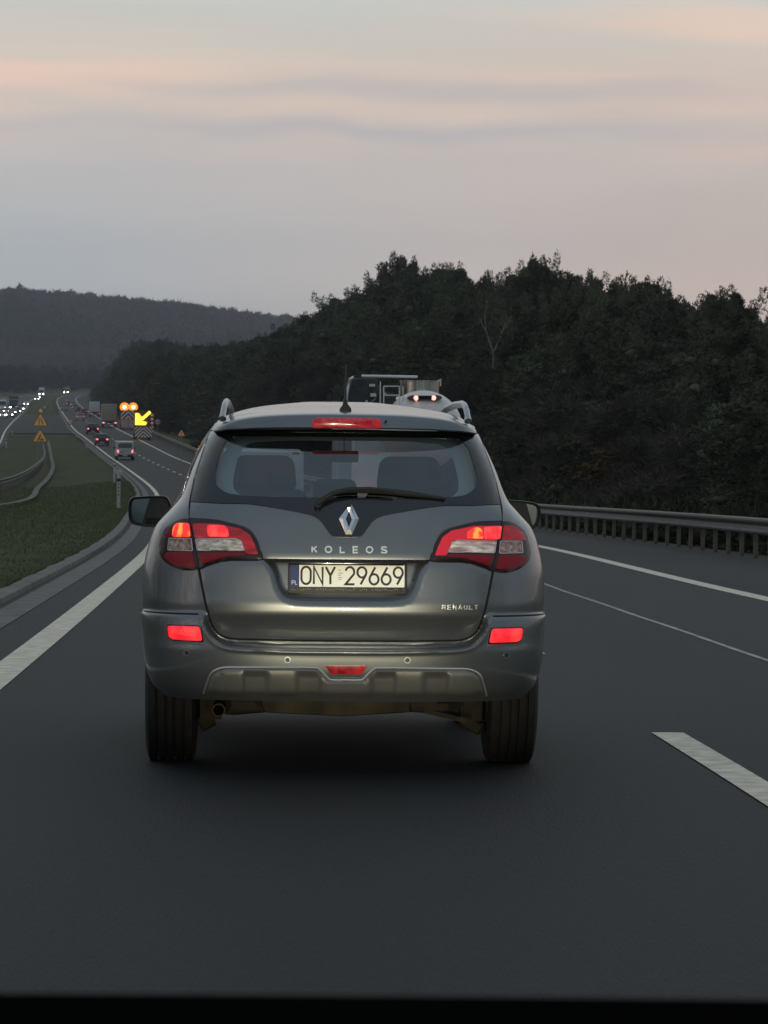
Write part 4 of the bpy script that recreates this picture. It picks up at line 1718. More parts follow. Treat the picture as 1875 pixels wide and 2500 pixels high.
def path_rail():
    # guardrail end in the median, curving to the signs
    pts = [at(-60, 1242, 172), at(0, 1208, 190), at(42, 1195, 215), at(75, 1172, 250), at(98, 1151, 290), at(108, 1131, 330), at(104, 1103, 390)]
    pts = [Vector((p.x, p.y, float(ZR(p.y)) - .15)) for p in pts]
    fx = interp([p.y for p in pts], [p.x for p in pts])
    t = guardrail('guardrail', fx, 172, 388, 4.0, 'pale steel guardrail curving through the grass median toward the yellow warning signs', seg=3.0, side=1)
    # shallow stone-lined drain beside it
    g = [(150, -22.6), (160, at(0, 1232, 160).x), (225, at(97, 1188, 225).x), (297, at(129, 1147, 297).x), (370, at(125, 1110, 370).x), (440, at(118, 1079, 440).x)]
    fx2 = interp([a for a, b in g], [b for a, b in g])
    strip('drain_channel', lambda Y: fx2(Y) - .22, lambda Y: fx2(Y) + .15, 150, 440, -.18, mat('pale_drain_stone', (.17, .165, .14), .85, col2=(.045, .047, .028), vscale=1.6, bump=.4, bscale=4), n=1)


path_rail()

# ================================================================== vegetation
M_NEED = mat('pine_needles', (.044, .050, .028), .75, col2=(.088, .092, .050), vscale=1.1, spec=.15, rnd=.35)
M_NEEDB = mat('young_spruce_needles', (.048, .050, .026), .75, col2=(.092, .090, .046), vscale=1.4, spec=.15, rnd=.3)
M_TWIG = mat('bare_brown_twigs', (.046, .040, .032), .9, col2=(.078, .066, .052), vscale=1.0, spec=.1, rnd=.3)
M_LEAFB = mat('autumn_leaves', (.060, .036, .014), .8, col2=(.105, .060, .022), vscale=1.0, spec=.1, rnd=.3)
M_BARK = mat('pine_bark', (.05, .038, .028), .9, var=.35, vscale=6, bump=.5, bscale=9)
M_BIRCH = mat('pale_birch_bark', (.17, .155, .13), .8, var=.5, vscale=5)


def leaves(centers, radii, per, size, aspect=.4, rng=None, up=.25, squash=.8, shell=.55):
    """many small triangles spread through the clumps"""
    rng = rng or RNG
    C = np.repeat(centers, per, axis=0)
    Rr = np.repeat(radii, per)
    n = len(C)
    d = rng.normal(size=(n, 3))
    d /= np.linalg.norm(d, axis=1)[:, None]
    rad = (shell + (1 - shell) * rng.random(n) ** .6) * Rr * (1 + .25 * (rng.random(n) < .12))
    P = C + d * rad[:, None] * np.array([1, 1, squash])
    a = d + rng.normal(scale=.6, size=(n, 3)) + np.array([0, 0, up])
    a /= np.linalg.norm(a, axis=1)[:, None]
    b = np.cross(a, rng.normal(size=(n, 3)))
    b /= np.linalg.norm(b, axis=1)[:, None]
    s = size * (.6 + .8 * rng.random(n))[:, None]
    V = np.stack([P - b * s * aspect, P + b * s * aspect, P + a * s], 1).reshape(-1, 3)
    return V, np.arange(n * 3).reshape(-1, 3)


def lump(c, r, rng, nseg=8, nring=5):
    V, Fc = [], []
    ph = rng.random() * 6
    for i in range(nring + 1):
        t = math.pi * i / nring
        for k in range(nseg):
            u = 2 * math.pi * k / nseg + ph
            q = r * (.8 + .3 * rng.random())
            V.append((c[0] + q * math.sin(t) * math.cos(u), c[1] + q * math.sin(t) * math.sin(u), c[2] + q * .85 * math.cos(t)))
    for i in range(nring):
        for k in range(nseg):
            a, b = i * nseg + k, i * nseg + (k + 1) % nseg
            Fc += [(a, b, b + nseg), (a, b + nseg, a + nseg)]
    return np.array(V), np.array(Fc)


def make_tree(kind, seed, name):
    """unit: 15 m high"""
    rng = np.random.default_rng(seed)
    t = empty(name)
    H = 15.0
    cs, rs = [], []
    branches = []
    if kind == 'pine':
        n = 58
        for i in range(n):
            f = (i + .5) / n
            h = 1.2 + (H - 1.9) * f
            prof = 3.2 * (math.sin(math.pi * min(1, (f * .78 + .13))) ** .55) * (1 - .22 * f)
            a = rng.random() * 6.283
            rr = prof * (.35 + .65 * rng.random() ** .5)
            cs.append((rr * math.cos(a), rr * math.sin(a), h + rng.normal() * .3))
            rs.append((1.25 - .62 * f) * (.7 + .6 * rng.random()))
        for i in range(4):
            a = rng.random() * 6.283
            cs.append((.75 * math.cos(a) * i / 3, .75 * math.sin(a) * i / 3, H - .2 - .5 * i))
            rs.append(.42 + .12 * i)
    elif kind == 'spruce':
        n = 60
        for i in range(n):
            f = ((i + .5) / n) ** .85
            h = .8 + (H - 1.1) * f
            prof = 2.9 * (1 - f) ** .8 + .12
            a = rng.random() * 6.283
            rr = prof * (.45 + .55 * rng.random() ** .5)
            cs.append((rr * math.cos(a), rr * math.sin(a), h))
            rs.append((.95 * (1 - f) + .28) * (.8 + .4 * rng.random()))
        cs.append((0, 0, H - .1))
        rs.append(.2)
    else:
        n = 34
        for i in range(n):
            f = (i + .5) / n
            h = 4 + (H - 4.6) * f
            prof = 3.4 * math.sin(math.pi * (.15 + .80 * f)) ** .7
            a = rng.random() * 6.283
            rr = prof * (.3 + .7 * rng.random() ** .5)
            cs.append((rr * math.cos(a), rr * math.sin(a), h))
            rs.append(1.2 * (.7 + .5 * rng.random()))
    cs, rs = np.array(cs), np.array(rs)
    if kind in ('pine', 'spruce'):
        V, Fc = leaves(cs, rs, 330, .19, .28, rng, up=.5)
        Vs, Fs, n0 = [V], [Fc], len(V)
        for c, r in zip(cs, rs):
            v, f = lump(c, r * .42, rng)
            Vs.append(v)
            Fs.append(f + n0)
            n0 += len(v)
        # ragged leaders on the skyline
        k = 6
        top = np.stack([rng.normal(scale=1.0, size=k), rng.normal(scale=1.0, size=k), H - .9 + rng.random(k) * 1.1], 1)
        v, f = leaves(top, np.full(k, .24), 120, .15, .22, rng, up=1.3, squash=2.3)
        Vs.append(v)
        Fs.append(f + n0)
        crown = big_mesh('crown', np.concatenate(Vs), np.concatenate(Fs), M_NEED if kind == 'pine' else M_NEEDB, t)
    else:
        V, Fc = leaves(cs, rs, 300 if kind == 'bare' else 190, .75 if kind == 'bare' else .34, .035 if kind == 'bare' else .3, rng, up=.9, shell=.1)
        crown = big_mesh('crown', V, Fc, M_TWIG if kind == 'bare' else M_LEAFB, t)
    mb = MB()
    dx, dy = rng.normal(scale=.3, size=2)
    mb.tube([(0, 0, -1.5), (dx * .3, dy * .3, H * .3), (dx, dy, H * .6), (dx * .8, dy * .8, H * .96)], [.26, .20, .12, .02], 8)
    for i in range(12 if kind != 'bare' else 24):
        j = rng.integers(len(cs))
        c = cs[j]
        h = max(1.0, c[2] - 1.2 - .3 * math.hypot(c[0], c[1]))
        q = h / (H * .6)
        mb.tube([(dx * min(1, q), dy * min(1, q), h), tuple((np.array([dx, dy, h]) + c) / 2 + np.array([0, 0, -.15])), tuple(c)], [.085, .055, .02], 5)
    mb.build('trunk', M_BARK, t)
    return t


SKY = interp([-200, 0, 225, 250, 300, 340, 380, 470, 590, 640, 690, 733, 770, 814, 850, 904, 927, 960, 1017, 1050, 1085, 1130, 1187, 1230, 1300, 1340, 1390, 1440, 1486, 1531, 1571, 1644, 1706, 1763, 1808, 1842, 1875, 2000],
             [940, 930, 940, 905, 850, 828, 825, 836, 828, 800, 778, 762, 742, 712, 700, 668, 634, 620, 604, 612, 632, 633, 655, 652, 628, 646, 660, 672, 662, 692, 676, 700, 688, 694, 706, 738, 762, 790])


def forest():
    rng = np.random.default_rng(5)
    protos = []
    spec = [('pine', 1), ('pine', 2), ('pine', 3), ('pine', 4), ('spruce', 5), ('spruce', 6), ('bare', 7), ('leafy', 8)]
    names = {'pine': 'pine_tree', 'spruce': 'spruce_tree', 'bare': 'bare_tree', 'leafy': 'broadleaf_tree'}
    for k, s in spec:
        p = make_tree(k, s, names[k])
        p['kindof'] = k
        protos.append(p)
    used = [False] * len(protos)
    lab = {'pine': 'dark bushy pine packed into the wood right of the road',
           'spruce': 'slim pointed young conifer packed into the wood right of the road',
           'bare': 'leafless brown tree standing among the dark conifers right of the road',
           'leafy': 'small tree with rusty leaves at the edge of the wood'}
    spots = []
    Y = 78.0
    while Y < 1750:
        for row, base in enumerate((12.5, 18, 26, 35)):
            if Y > 420 and row > 2:
                continue
            if row == 3 and Y > 330:
                continue
            yy = Y + rng.uniform(-1.5, 1.5) * (1 + Y / 300) + row * 1.7
            off = base + rng.uniform(-2, 2) - (3.5 if yy > 500 else 0)
            x = float(XR(yy)) + off
            spots.append((x, yy, row))
        Y += 4.2 * max(1, Y / 150) ** .95 if Y < 900 else 40
    out = []
    for (x, y, row) in spots:
        px = 937.5 + F * x / y
        if px > 2350:
            continue
        zr = float(ZR(y))
        t = x - float(XL(y)) - 11.3
        gz = zr - .02 - 3.6 * float(ss(.4, 12, t) * ss(500, 200, y)) - 1.0 * float(ss(200, 500, y) * ss(.5, 8, t)) + 9 * float(ss(25, 90, t))
        sk = float(SKY(px)) - (px - 937.5) * math.sin(ROLL)
        ztop = HC + (1181 - sk) * y / F
        h = ztop - gz
        h *= {0: .72 * rng.uniform(.85, 1.05), 1: .86 * rng.uniform(.9, 1.03), 2: .955 * rng.uniform(.95, 1.02), 3: .965 * rng.uniform(.96, 1.02)}[row]
        h = min(max(h, 5), 27)
        r = rng.random()
        if px > 1350:
            k = rng.choice([0, 1, 2, 4, 5, 5, 4, 3])
        else:
            k = rng.choice([0, 1, 2, 3, 0, 1, 2, 4])
        if row >= 2 and px > 1380 and rng.random() < .55:
            k = rng.choice([4, 5])
        if row == 0:
            if rng.random() < .22:
                k = 6
                h *= .9
            elif rng.random() < .04 and px > 1300:
                k = 7
                h *= .8
        out.append((x, y, gz, h, int(k), row))
    print('trees', len(out))
    for (x, y, gz, h, k, row) in out:
        p = protos[k]
        o = p if not used[k] else copy_tree(p)
        used[k] = True
        s = h / 15.0
        w = s ** .5 * rng.uniform(1.05, 1.3) * (1.0 if y < 400 else 1.25)
        o.location = (x, y, gz - .2)
        o.rotation_euler = (0, 0, rng.uniform(0, 6.28))
        o.scale = (w, w, s)
        kk = o['kindof']
        tag(o, lab[kk], 'tree', {'pine': 'pines of the roadside wood', 'spruce': 'young conifers of the roadside wood',
                                 'bare': 'leafless trees at the wood edge', 'leafy': 'rusty-leaved trees at the wood edge'}[kk])
    for p, u in zip(protos, used):
        if not u:
            for c in list(p.children):
                bpy.data.objects.remove(c)
            bpy.data.objects.remove(p)
    # undergrowth along the foot of the wood
    n = 2600
    ys = 60 + 340 * rng.random(n) ** 1.4
    off = 4.2 + 8 * rng.random(n) ** 1.2
    xs = XR(ys) + off
    tt = xs - XL(ys) - 11.3
    gz = ZR(ys) - .02 - 3.6 * ss(.4, 12, tt) * ss(500, 200, ys)
    rs = .35 + .8 * rng.random(n) * np.minimum(1, off / 8)
    C = np.stack([xs, ys, gz + rs * .6], 1)
    V, Fc = leaves(C, rs, 46, .20, .3, rng, up=.4)
    Vs, Fs, n0 = [V], [Fc], len(V)
    for c, r in list(zip(C, rs))[::3]:
        v, f = lump(c, r * .5, rng, 6, 4)
        Vs.append(v)
        Fs.append(f + n0)
        n0 += len(v)
    o = big_mesh('undergrowth', np.concatenate(Vs), np.concatenate(Fs), mat('scrub_leaves', (.022, .026, .012), .85, col2=(.050, .046, .024), vscale=.6, spec=.1))
    tag(o, 'dark scrub along the foot of the wood behind the right guardrail', 'undergrowth', None, 'stuff')
    # standing birch with pale forked stem
    b = empty('birch_tree', (0, 0, 0), 0, 'slender bare birch with a pale forked trunk in front of the dark pines', 'tree')
    Yb = 205
    q = lambda a, c: at(a, c, Yb)
    base = q(1176, 1120)
    base.z = -3.4
    mb = MB()
    o_ = Vector(base)
    L_ = lambda pts: [Vector(p) - o_ for p in pts]
    mb.tube(L_([base, q(1178, 1000), q(1203, 930), q(1205, 860)]), [.12, .10, .08, .06], 8)
    mb.tube(L_([q(1205, 862), q(1196, 838), q(1187, 810), q(1183, 770), q(1190, 735)]), [.06, .05, .04, .03, .015], 6)
    mb.tube(L_([q(1205, 862), q(1216, 835), q(1228, 805), q(1236, 775)]), [.06, .05, .035, .015], 6)
    mb.build('trunk', M_BIRCH, b)
    for pts in (([q(1216, 905), q(1228, 885), q(1240, 868), q(1246, 850)]), ([q(1187, 810), q(1178, 795), q(1172, 775)]), ([q(1228, 805), q(1240, 790), q(1250, 770)])):
        mb = MB()
        mb.tube(L_(pts), [.03, .027, .022, .01][:len(pts)], 5)
        mb.build('branch', M_BIRCH, b)
    b.location = base


forest()


def hill():
    """wooded ridge beyond the bend"""
    sky = interp([-400, 0, 113, 181, 283, 362, 475, 565, 678, 746, 1100, 1600], [695, 716, 722, 728, 736, 744, 756, 768, 781, 790, 840, 900])
    Ys = np.linspace(2150, 3400, 26)
    Xs = np.linspace(-900, 420, 60)
    rng = np.random.default_rng(9)

    def hz(x, y):
        px = 937.5 + F * x / 3200
        ztop = HC + (1181 - sky(px)) * 3200 / F - 9
        t = (y - 2150) / 1050
        low = np.interp(y, [2150, 2400], [56, 62])
        base = low + (ztop - low) * np.clip(t, 0, 1) ** 1.15
        base = base - np.clip(t - 1, 0, 1) * 120
        return base + 5 * np.sin(x * .011 + y * .004) * np.sin(y * .009) * np.clip(1.4 - t, 0, 1)
    V = np.array([(x, y, hz(x, y) - (8 if j == 0 else 0)) for j, y in enumerate(Ys) for x in Xs])
    w = len(Xs)
    Fc = np.array([(i * w + k, i * w + k + 1, (i + 1) * w + k + 1, (i + 1) * w + k) for i in range(len(Ys) - 1) for k in range(w - 1)])
    o = big_mesh('hill', V, Fc, M_EARTH, smooth=True)
    tag(o, kind='structure')
    # crowns
    n = 9000
    y = 2120 + 1120 * rng.random(n)
    x = -0.135 * y + rng.random(n) * (.10 * y + 60)
    z = hz(x, y)
    for nm, sel, m_, lb in (
            ('forest_conifers', 0, mat('far_conifers', (.026, .034, .026), .9, col2=(.042, .050, .036), vscale=.02, spec=.05), 'dark evergreen wood covering the lower slopes of the far ridge'),
            ('forest_broadleaf', 1, mat('far_bare_crowns', (.060, .050, .044), .95, col2=(.090, .074, .064), vscale=.015, spec=.05), 'brownish leafless wood covering the far ridge and its skyline')):
        Vs, Fs, n0 = [], [], 0
        con = (np.sin(x * .013 + 1) + np.sin(y * .008 + x * .004) + rng.normal(scale=.55, size=n)) > .35
        idx = np.where(con if sel == 0 else ~con)[0]
        cs, rs = [], []
        for i in idx:
            hh = rng.uniform(9, 15)
            r = rng.uniform(3.2, 5.6)
            cs.append((x[i], y[i], z[i] + hh - r))
            rs.append(r)
            if sel == 0:
                cs.append((x[i] + rng.normal() * .5, y[i], z[i] + hh - r * .1))
                rs.append(r * .55)
        cs, rs = np.array(cs), np.array(rs)
        V1, F1 = leaves(cs, rs, 26 if sel == 0 else 34, 2.3 if sel == 0 else 2.6, .4 if sel == 0 else .2, rng, up=.6, shell=.5)
        Vs, Fs, n0 = [V1], [F1], len(V1)
        for c, r in zip(cs, rs):
            v, f = lump(c, r * (.85 if sel == 0 else .78), rng, 6, 4)
            Vs.append(v)
            Fs.append(f + n0)
            n0 += len(v)
        o = big_mesh(nm, np.concatenate(Vs), np.concatenate(Fs), m_)
        tag(o, lb, 'forest', None, 'stuff')


hill()


def left_wood():
    """trees left of the oncoming road at the bend, and grass"""
    rng = np.random.default_rng(21)
    n = 700
    y = 1050 + 1100 * rng.random(n)
    x = XL(y) + OFFO(y) - 24 - 110 * rng.random(n) ** 1.2
    ok = (937 + F * x / y) > -120
    x, y = x[ok], y[ok]
    x2 = np.linspace(0, 1, 260)
    y2 = 2020 + 260 * rng.random(260)
    xx = -300 + 280 * rng.random(260)
    x, y = np.concatenate([x, xx]), np.concatenate([y, y2])
    z = ZR(y) + .5
    cs, rs = [], []
    for i in range(len(x)):
        hh = rng.uniform(9, 15)
        for k in range(4):
            r = rng.uniform(1.8, 3.2)
            cs.append((x[i] + rng.normal() * 1.8, y[i] + rng.normal() * 1.8, z[i] + hh * (.25 + .7 * rng.random()) - r * .5))
            rs.append(r)
    V, Fc = leaves(np.array(cs), np.array(rs), 60, 1.2, .3, rng, up=.6)
    Vs, Fs, n0 = [V], [Fc], len(V)
    for c, r in zip(cs, rs):
        v, f = lump(c, r * .5, rng, 6, 4)
        Vs.append(v)
        Fs.append(f + n0)
        n0 += len(v)
    o = big_mesh('forest_edge', np.concatenate(Vs), np.concatenate(Fs), mat('valley_trees', (.040, .038, .030), .9, col2=(.064, .054, .044), vscale=.03, spec=.05))
    tag(o, 'dim mixed wood at the bottom of the valley beside the oncoming road', 'forest', None, 'stuff')
    # grass blades on the near part of the median
    n = 90000
    y = 34 + 200 * rng.random(n) ** 1.9
    x = XL(y) - 1.22 - 14 * rng.random(n) ** 1.3
    ok = (937 + F * x / y) > -60
    x, y = x[ok], y[ok]
    C = np.stack([x, y, ZR(y) - .02 - 0 * x], 1)
    lo = OFFO(y) + 1.0
    t = ((x - XL(y)) - lo) / (-1.2 - lo)
    C[:, 2] = ZR(y) + .04 - .5 * np.sin(math.pi * t) ** 2 - .015
    m = len(C)
    a = rng.normal(scale=.35, size=(m, 3))
    a[:, 2] = 1
    b = rng.normal(size=(m, 3))
    b[:, 2] = 0
    b /= np.linalg.norm(b, axis=1)[:, None]
    s = ((.03 + .04 * rng.random(m)) * np.clip(y / 70, .8, 2.0))[:, None]
    V = np.stack([C - b * s * .22, C + b * s * .22, C + a * s], 1).reshape(-1, 3)
    o = big_mesh('grass', V, np.arange(m * 3).reshape(-1, 3), mat('grass_blades', (.085, .095, .036), .8, col2=(.15, .16, .07), vscale=1.5, spec=.15))
    tag(o, 'short rough grass of the median left of the kerb', 'grass', None, 'stuff')


left_wood()



def added_rear_wood():
    # unseen wood, added behind the viewpoint so the car flanks reflect something dark
    rng = np.random.default_rng(31)
    cs, rs = [], []
    for s in (-1, 1):
        for i in range(70):
            y = -150 + 190 * rng.random() if s < 0 else -150 + 150 * rng.random()
            x = s * rng.uniform(24, 34) if s < 0 else rng.uniform(18, 28)
            hh = rng.uniform(9, 15) * (1.0 if s < 0 else .8)
            for k in range(7):
                cs.append((x + rng.normal() * 2, y + rng.normal() * 2, hh * (.1 + .85 * k / 6)))
                rs.append(rng.uniform(1.8, 2.9) * (1.15 - .09 * k))
    V, Fc = leaves(np.array(cs), np.array(rs), 110, .5, .3, rng, up=.5, shell=.2)
    o = big_mesh('forest_edge', V, Fc, M_NEED)
    tag(o, 'unseen dark wood added behind the viewpoint to darken reflections on the cars', 'forest', None, 'stuff')


added_rear_wood()

# ================================================================== other vehicles
M_DARKW = mat('dark_window', (.012, .013, .015), .12, coat=.5)
M_TAILR = lit('tail_light_far', (1, .10, .14), (1, .30, .34), 2.2)
M_TAILDIM = mat('tail_light_dim', (.35, .06, .06), .3, emit=(1, .2, .2), estr=.5)
M_HEADW = mat('headlight_far', (.8, .8, .75), .3, emit=(1, .93, .78), estr=26)
M_DRLW = mat('white_marker_light', (.8, .8, .75), .3, emit=(1, .95, .85), estr=3)
M_HUB = mat('grey_wheel_hub', (.22, .22, .22), .4, .6)
PAINTS = {}


def paint(name, col, metal=.3):
    return mat(name, col, .35, metal, coat=.4, var=.04, vscale=3)


def vwheel(t, x, y, r=.32, w=.2):
    mb = MB()
    mb.lathe([(r * .55, -w / 2), (r * .95, -w / 2), (r, -w * .35), (r, w * .35), (r * .95, w / 2), (r * .55, w / 2)], 'x', (0, 0, 0), 20)
    wh = mb.build('wheel', M_RUB, t)
    wh.location = (x, y, r)
    mb = MB()
    mb.lathe([(r * .54, -w * .42), (r * .54, w * .42), (r * .2, w * .30)], 'x', (0, 0, 0), 14)
    mb.build('hub', M_HUB, wh)
    return wh


SHAPES = {
    # (y, z of the top edge line, half width) stations: lower body and cabin, rear at y = 0, front at y = L
    'hatch': dict(L=4.2, W=.88, zb=.25, belt=.92, roof=1.47, cab=(.10, .55, 2.35, 3.05), hood=(.90, .72), top=.60),
    'saloon': dict(L=4.6, W=.90, zb=.25, belt=.94, roof=1.44, cab=(.75, 1.35, 2.75, 3.5), hood=(.86, .68), top=.60),
    'estate': dict(L=4.6, W=.90, zb=.28, belt=.96, roof=1.52, cab=(.08, .55, 2.75, 3.5), hood=(.90, .72), top=.62),
    'suv': dict(L=4.5, W=.93, zb=.32, belt=1.05, roof=1.70, cab=(.08, .45, 2.6, 3.3), hood=(1.02, .85), top=.66),
    'van': dict(L=4.9, W=.95, zb=.30, belt=1.12, roof=1.93, cab=(.04, .16, 3.3, 4.05), hood=(1.08, .85), top=.82),
}


def make_car(shape, name, pm, label, cat='car', tail=None, head=None, group=None):
    tail = tail or M_TAILDIM
    S = SHAPES[shape]
    t = empty(name, (0, 0, 0), 0, label, cat, group)
    L, W, zb, belt, roof, top = S['L'], S['W'], S['zb'], S['belt'], S['roof'], S['top']
    c0, c1, c2, c3 = S['cab']
    h1, h2 = S['hood']
    # lower body, lofted along its length
    st = []
    for y, zt, k in ((0, belt * .86 if c0 > .5 else belt * .97, .86), (.04, belt * .93 if c0 > .5 else belt, .93), (.25, belt, .985), (c3, belt, 1), (c3 + .1, h1 + .0, 1), (L - .35, h2 + .06, .96), (L - .08, h2 - .08, .88), (L, .58, .80)):
        st.append((y, zt, W * k))
    V, Fc = [], []
    for y, zt, w in st:
        zz = zb + (.12 if y in (0, L) else 0)
        sec = [(-w * .86, zz), (-w, zz + .12), (-w, zz + (zt - zz) * .6), (-w * .965, zt - .03), (-w * .92, zt), (w * .92, zt), (w * .965, zt - .03), (w, zz + (zt - zz) * .6), (w, zz + .12), (w * .86, zz)]
        V += [(x, y, z) for x, z in sec]
    n = 10
    for i in range(len(st) - 1):
        for k in range(n):
            Fc.append((i * n + k, i * n + (k + 1) % n, (i + 1) * n + (k + 1) % n, (i + 1) * n + k))
    Fc += [tuple(range(n)), tuple(reversed(range((len(st) - 1) * n, len(st) * n)))]
    MB().add(V, Fc).build('body', pm, t, sharp=30)
    # cabin
    def cabin(nm, m_, grow, z0, z1, q0, q1, q2, q3):
        V = []
        for (y, z, w) in ((q0, z0, W * .93), (q1, z1, W * top / .88), (q2, z1, W * top / .88), (q3, z0, W * .93)):
            w += grow
            V += [(-w, y, z), (w, y, z)]
        MB().add(V, [(0, 1, 3, 2), (2, 3, 5, 4), (4, 5, 7, 6), (0, 2, 4, 6), (1, 7, 5, 3), (0, 6, 7, 1)]).build(nm, m_, t, bevel=.04)
    cabin('window_band', M_DARKW, 0, belt - .02, roof - .06, c0 + .03, c1, c2, c3)
    # roof and pillars
    mb = MB()
    wt = W * top / .88
    V = []
    for y, z in ((c1 - .06, roof - .07), (c1 + .02, roof - .02), ((c1 + c2) / 2, roof), (c2 - .05, roof - .03), (c2 + .05, roof - .08)):
        V += [(-wt - .015, y, z - .05), (-wt + .04, y, z + .01), (0, y, z + .02), (wt - .04, y, z + .01), (wt + .015, y, z - .05)]
    Fc = []
    for i in range(4):
        for k in range(4):
            Fc.append((i * 5 + k, i * 5 + k + 1, (i + 1) * 5 + k + 1, (i + 1) * 5 + k))
    mb.add(V, Fc)
    for s in (1, -1):
        for (a, b) in (((W * .93, c0 + .02, belt - .02), (wt, c1 - .01, roof - .06)), ((W * .93, c3, belt - .02), (wt, c2, roof - .06)), ((W * .935, (c0 + c3) / 2, belt), (wt + .005, (c1 + c2) / 2, roof - .06))):
            mb.tube([(s * a[0], a[1], a[2]), (s * b[0], b[1], b[2])], .045, 6)
    mb.build('roof', pm, t, sharp=30)
    # rear face
    ry = -.012
    zr0 = belt * .72
    for s in (1, -1):
        mb = MB()
        lw, lh = (.15, .34) if shape == 'van' else ((.26, .15) if shape in ('hatch', 'saloon') else (.16, .24))
        z0 = belt - lh - .05
        xo = W * .86
        mb.prism(rounded([(s * (xo - lw), z0), (s * xo, z0), (s * xo, z0 + lh), (s * (xo - lw), z0 + lh)][::s], .03, 2), ry - .01, .10)
        mb.build('tail_lamp', tail, t, smooth=False)
        mb = MB()
        mb.prism(rounded([(s * (W * .78 - .2), .60), (s * W * .78, .60), (s * W * .78, .76), (s * (W * .78 - .2), .76)][::s], .03, 2), L - .10, L - .005)
        mb.build('headlamp', head or mat('unlit_lens', (.4, .42, .45), .15), t, smooth=False)
    mb = MB()
    mb.box(-W * .80, W * .80, -.06, .10, zb + .02, zb + .26)
    mb.build('rear_bumper', M_PLAS if shape == 'van' else pm, t, bevel=.03)
    mb = MB()
    mb.box(-.26, .26, -.075, -.055, zb + .10, zb + .21)
    mb.build('licence_plate', mat('plain_plate', (.55, .54, .46), .5), t, smooth=False)
    mb = MB()
    mb.box(-.26, .26, L - .01, L + .012, zb + .06, zb + .17)
    mb.build('licence_plate', MATS['plain_plate'], t, smooth=False)
    if shape != 'saloon':
        mb = MB()
        zc = belt + .04
        d = (roof - .10 - zc)
        a = (c1 - c0 - .03) / (roof - .06 - belt)
        mb.add([(-W * .76, c0 + .01, zc), (W * .76, c0 + .01, zc), (wt * .86, c0 + .01 + a * d, roof - .12), (-wt * .86, c0 + .01 + a * d, roof - .12)], [(0, 1, 2, 3)])
        V2 = [(x, y - .012, z) for x, y, z in mb.v]
        mb.v = V2
        MB().add(V2 + [(x, y + .01, z) for x, y, z in V2], [(0, 1, 2, 3), (7, 6, 5, 4), (0, 4, 5, 1), (1, 5, 6, 2), (2, 6, 7, 3), (3, 7, 4, 0)]).build('rear_window', M_DARKW, t, smooth=False)
        # body-colour lower tailgate edge
    for s in (1, -1):
        mb = MB()
        mb.box(min(s * (W - .02), s * (W + .20)), max(s * (W - .02), s * (W + .20)), c3 - .35, c3 - .25, belt + .0, belt + .16)
        mb.build('wing_mirror', M_PLAS if tail is not M_HEADW else pm, t, bevel=.03)
    for s in (1, -1):
        for y in (.80, L - .85):
            vwheel(t, s * (W - .11), y, .33 if shape in ('van', 'suv') else .31)
    return t


def place(t, px, Y, face=0, side=0, dz=0.0):
    """stand on the road at distance Y, where the sight line through column px meets it"""
    x = (px - 937.5) / F * Y
    h = float((XL(Y + 5) - XL(Y - 5)) / 10)
    sl = float((ZR(Y + 5) - ZR(Y - 5)) / 10)
    t.location = (x, Y, float(ZR(Y)) + .006 + dz)
    t.rotation_euler = (math.atan(sl) * (1 if not face else -1), 0, -math.atan(h) + (math.pi if face else 0))
    return t


P_WHITE = paint('white_vehicle_paint', (.50, .50, .48), 0)
P_SILV = paint('silver_vehicle_paint', (.34, .34, .34), .6)
P_BLUE = paint('navy_vehicle_paint', (.035, .04, .06), .4)
P_RED = paint('red_vehicle_paint', (.10, .012, .02), .3)
P_BLK = paint('black_vehicle_paint', (.015, .015, .018), .3)
P_GREY = paint('grey_vehicle_paint', (.12, .12, .125), .5)

wv = make_car('van', 'van', P_WHITE, 'white van in the left lane seen through the rear window of the grey SUV', 'van', tail=M_TAILR)
place(wv, 618, 60)
v = make_car('van', 'van', paint('pale_beige_van_paint', (.50, .49, .44), .1), 'pale beige van with a dark rear window, nearest vehicle behind the works trucks', 'van', tail=M_TAILR)
place(v, 305, 340)
for vv in (wv, v):
    mb = MB()
    mb.box(-.89, -.70, -.03, .05, 1.06, 1.82)
    mb.box(.70, .89, -.03, .05, 1.06, 1.82)
    mb.box(-.72, .72, -.028, .05, 1.70, 1.88)
    mb.box(-.72, .72, -.026, .05, 1.00, 1.20)
    mb.build('tailgate_frame', vv.children[0].data.materials[0], vv, bevel=.02)
mb = MB()
mb.box(-.60, -.15, -.04, .06, .78, .83)
mb.build('tailgate_handle', M_PLAS, v, smooth=False)
place(make_car('hatch', 'hatchback', P_RED, 'dark red hatchback with bright brake lamps, just left of the beige van', tail=M_TAILR), 248.5, 408)
place(make_car('estate', 'estate_car', P_BLK, 'black estate car braking behind the white box lorry', tail=M_TAILR), 226, 480)
place(make_car('saloon', 'saloon_car', paint('pinkish_silver_paint', (.30, .24, .25), .4), 'silver saloon with pink-lit tail lamps, left of the white box lorry', tail=M_TAILDIM), 195, 650)
place(make_car('hatch', 'hatchback', P_RED, 'small dark red car just beyond the silver saloon in the far queue', tail=M_TAILDIM), 203, 790)
place(make_car('saloon', 'saloon_car', P_GREY, 'grey saloon halfway round the far bend, near the left edge line', tail=M_TAILDIM), 154.5, 900)
place(make_car('suv', 'suv', P_SILV, 'light silver SUV in the far queue, right of the grey saloon', 'SUV', tail=M_TAILDIM), 182, 930)
place(make_car('hatch', 'hatchback', P_BLK, 'black car in the far queue between the silver SUV and the small red car', tail=M_TAILDIM), 190, 860)
place(make_car('hatch', 'hatchback', P_BLUE, 'small dark car at the head of the far queue, leftmost one', tail=M_TAILR), 166, 1060)
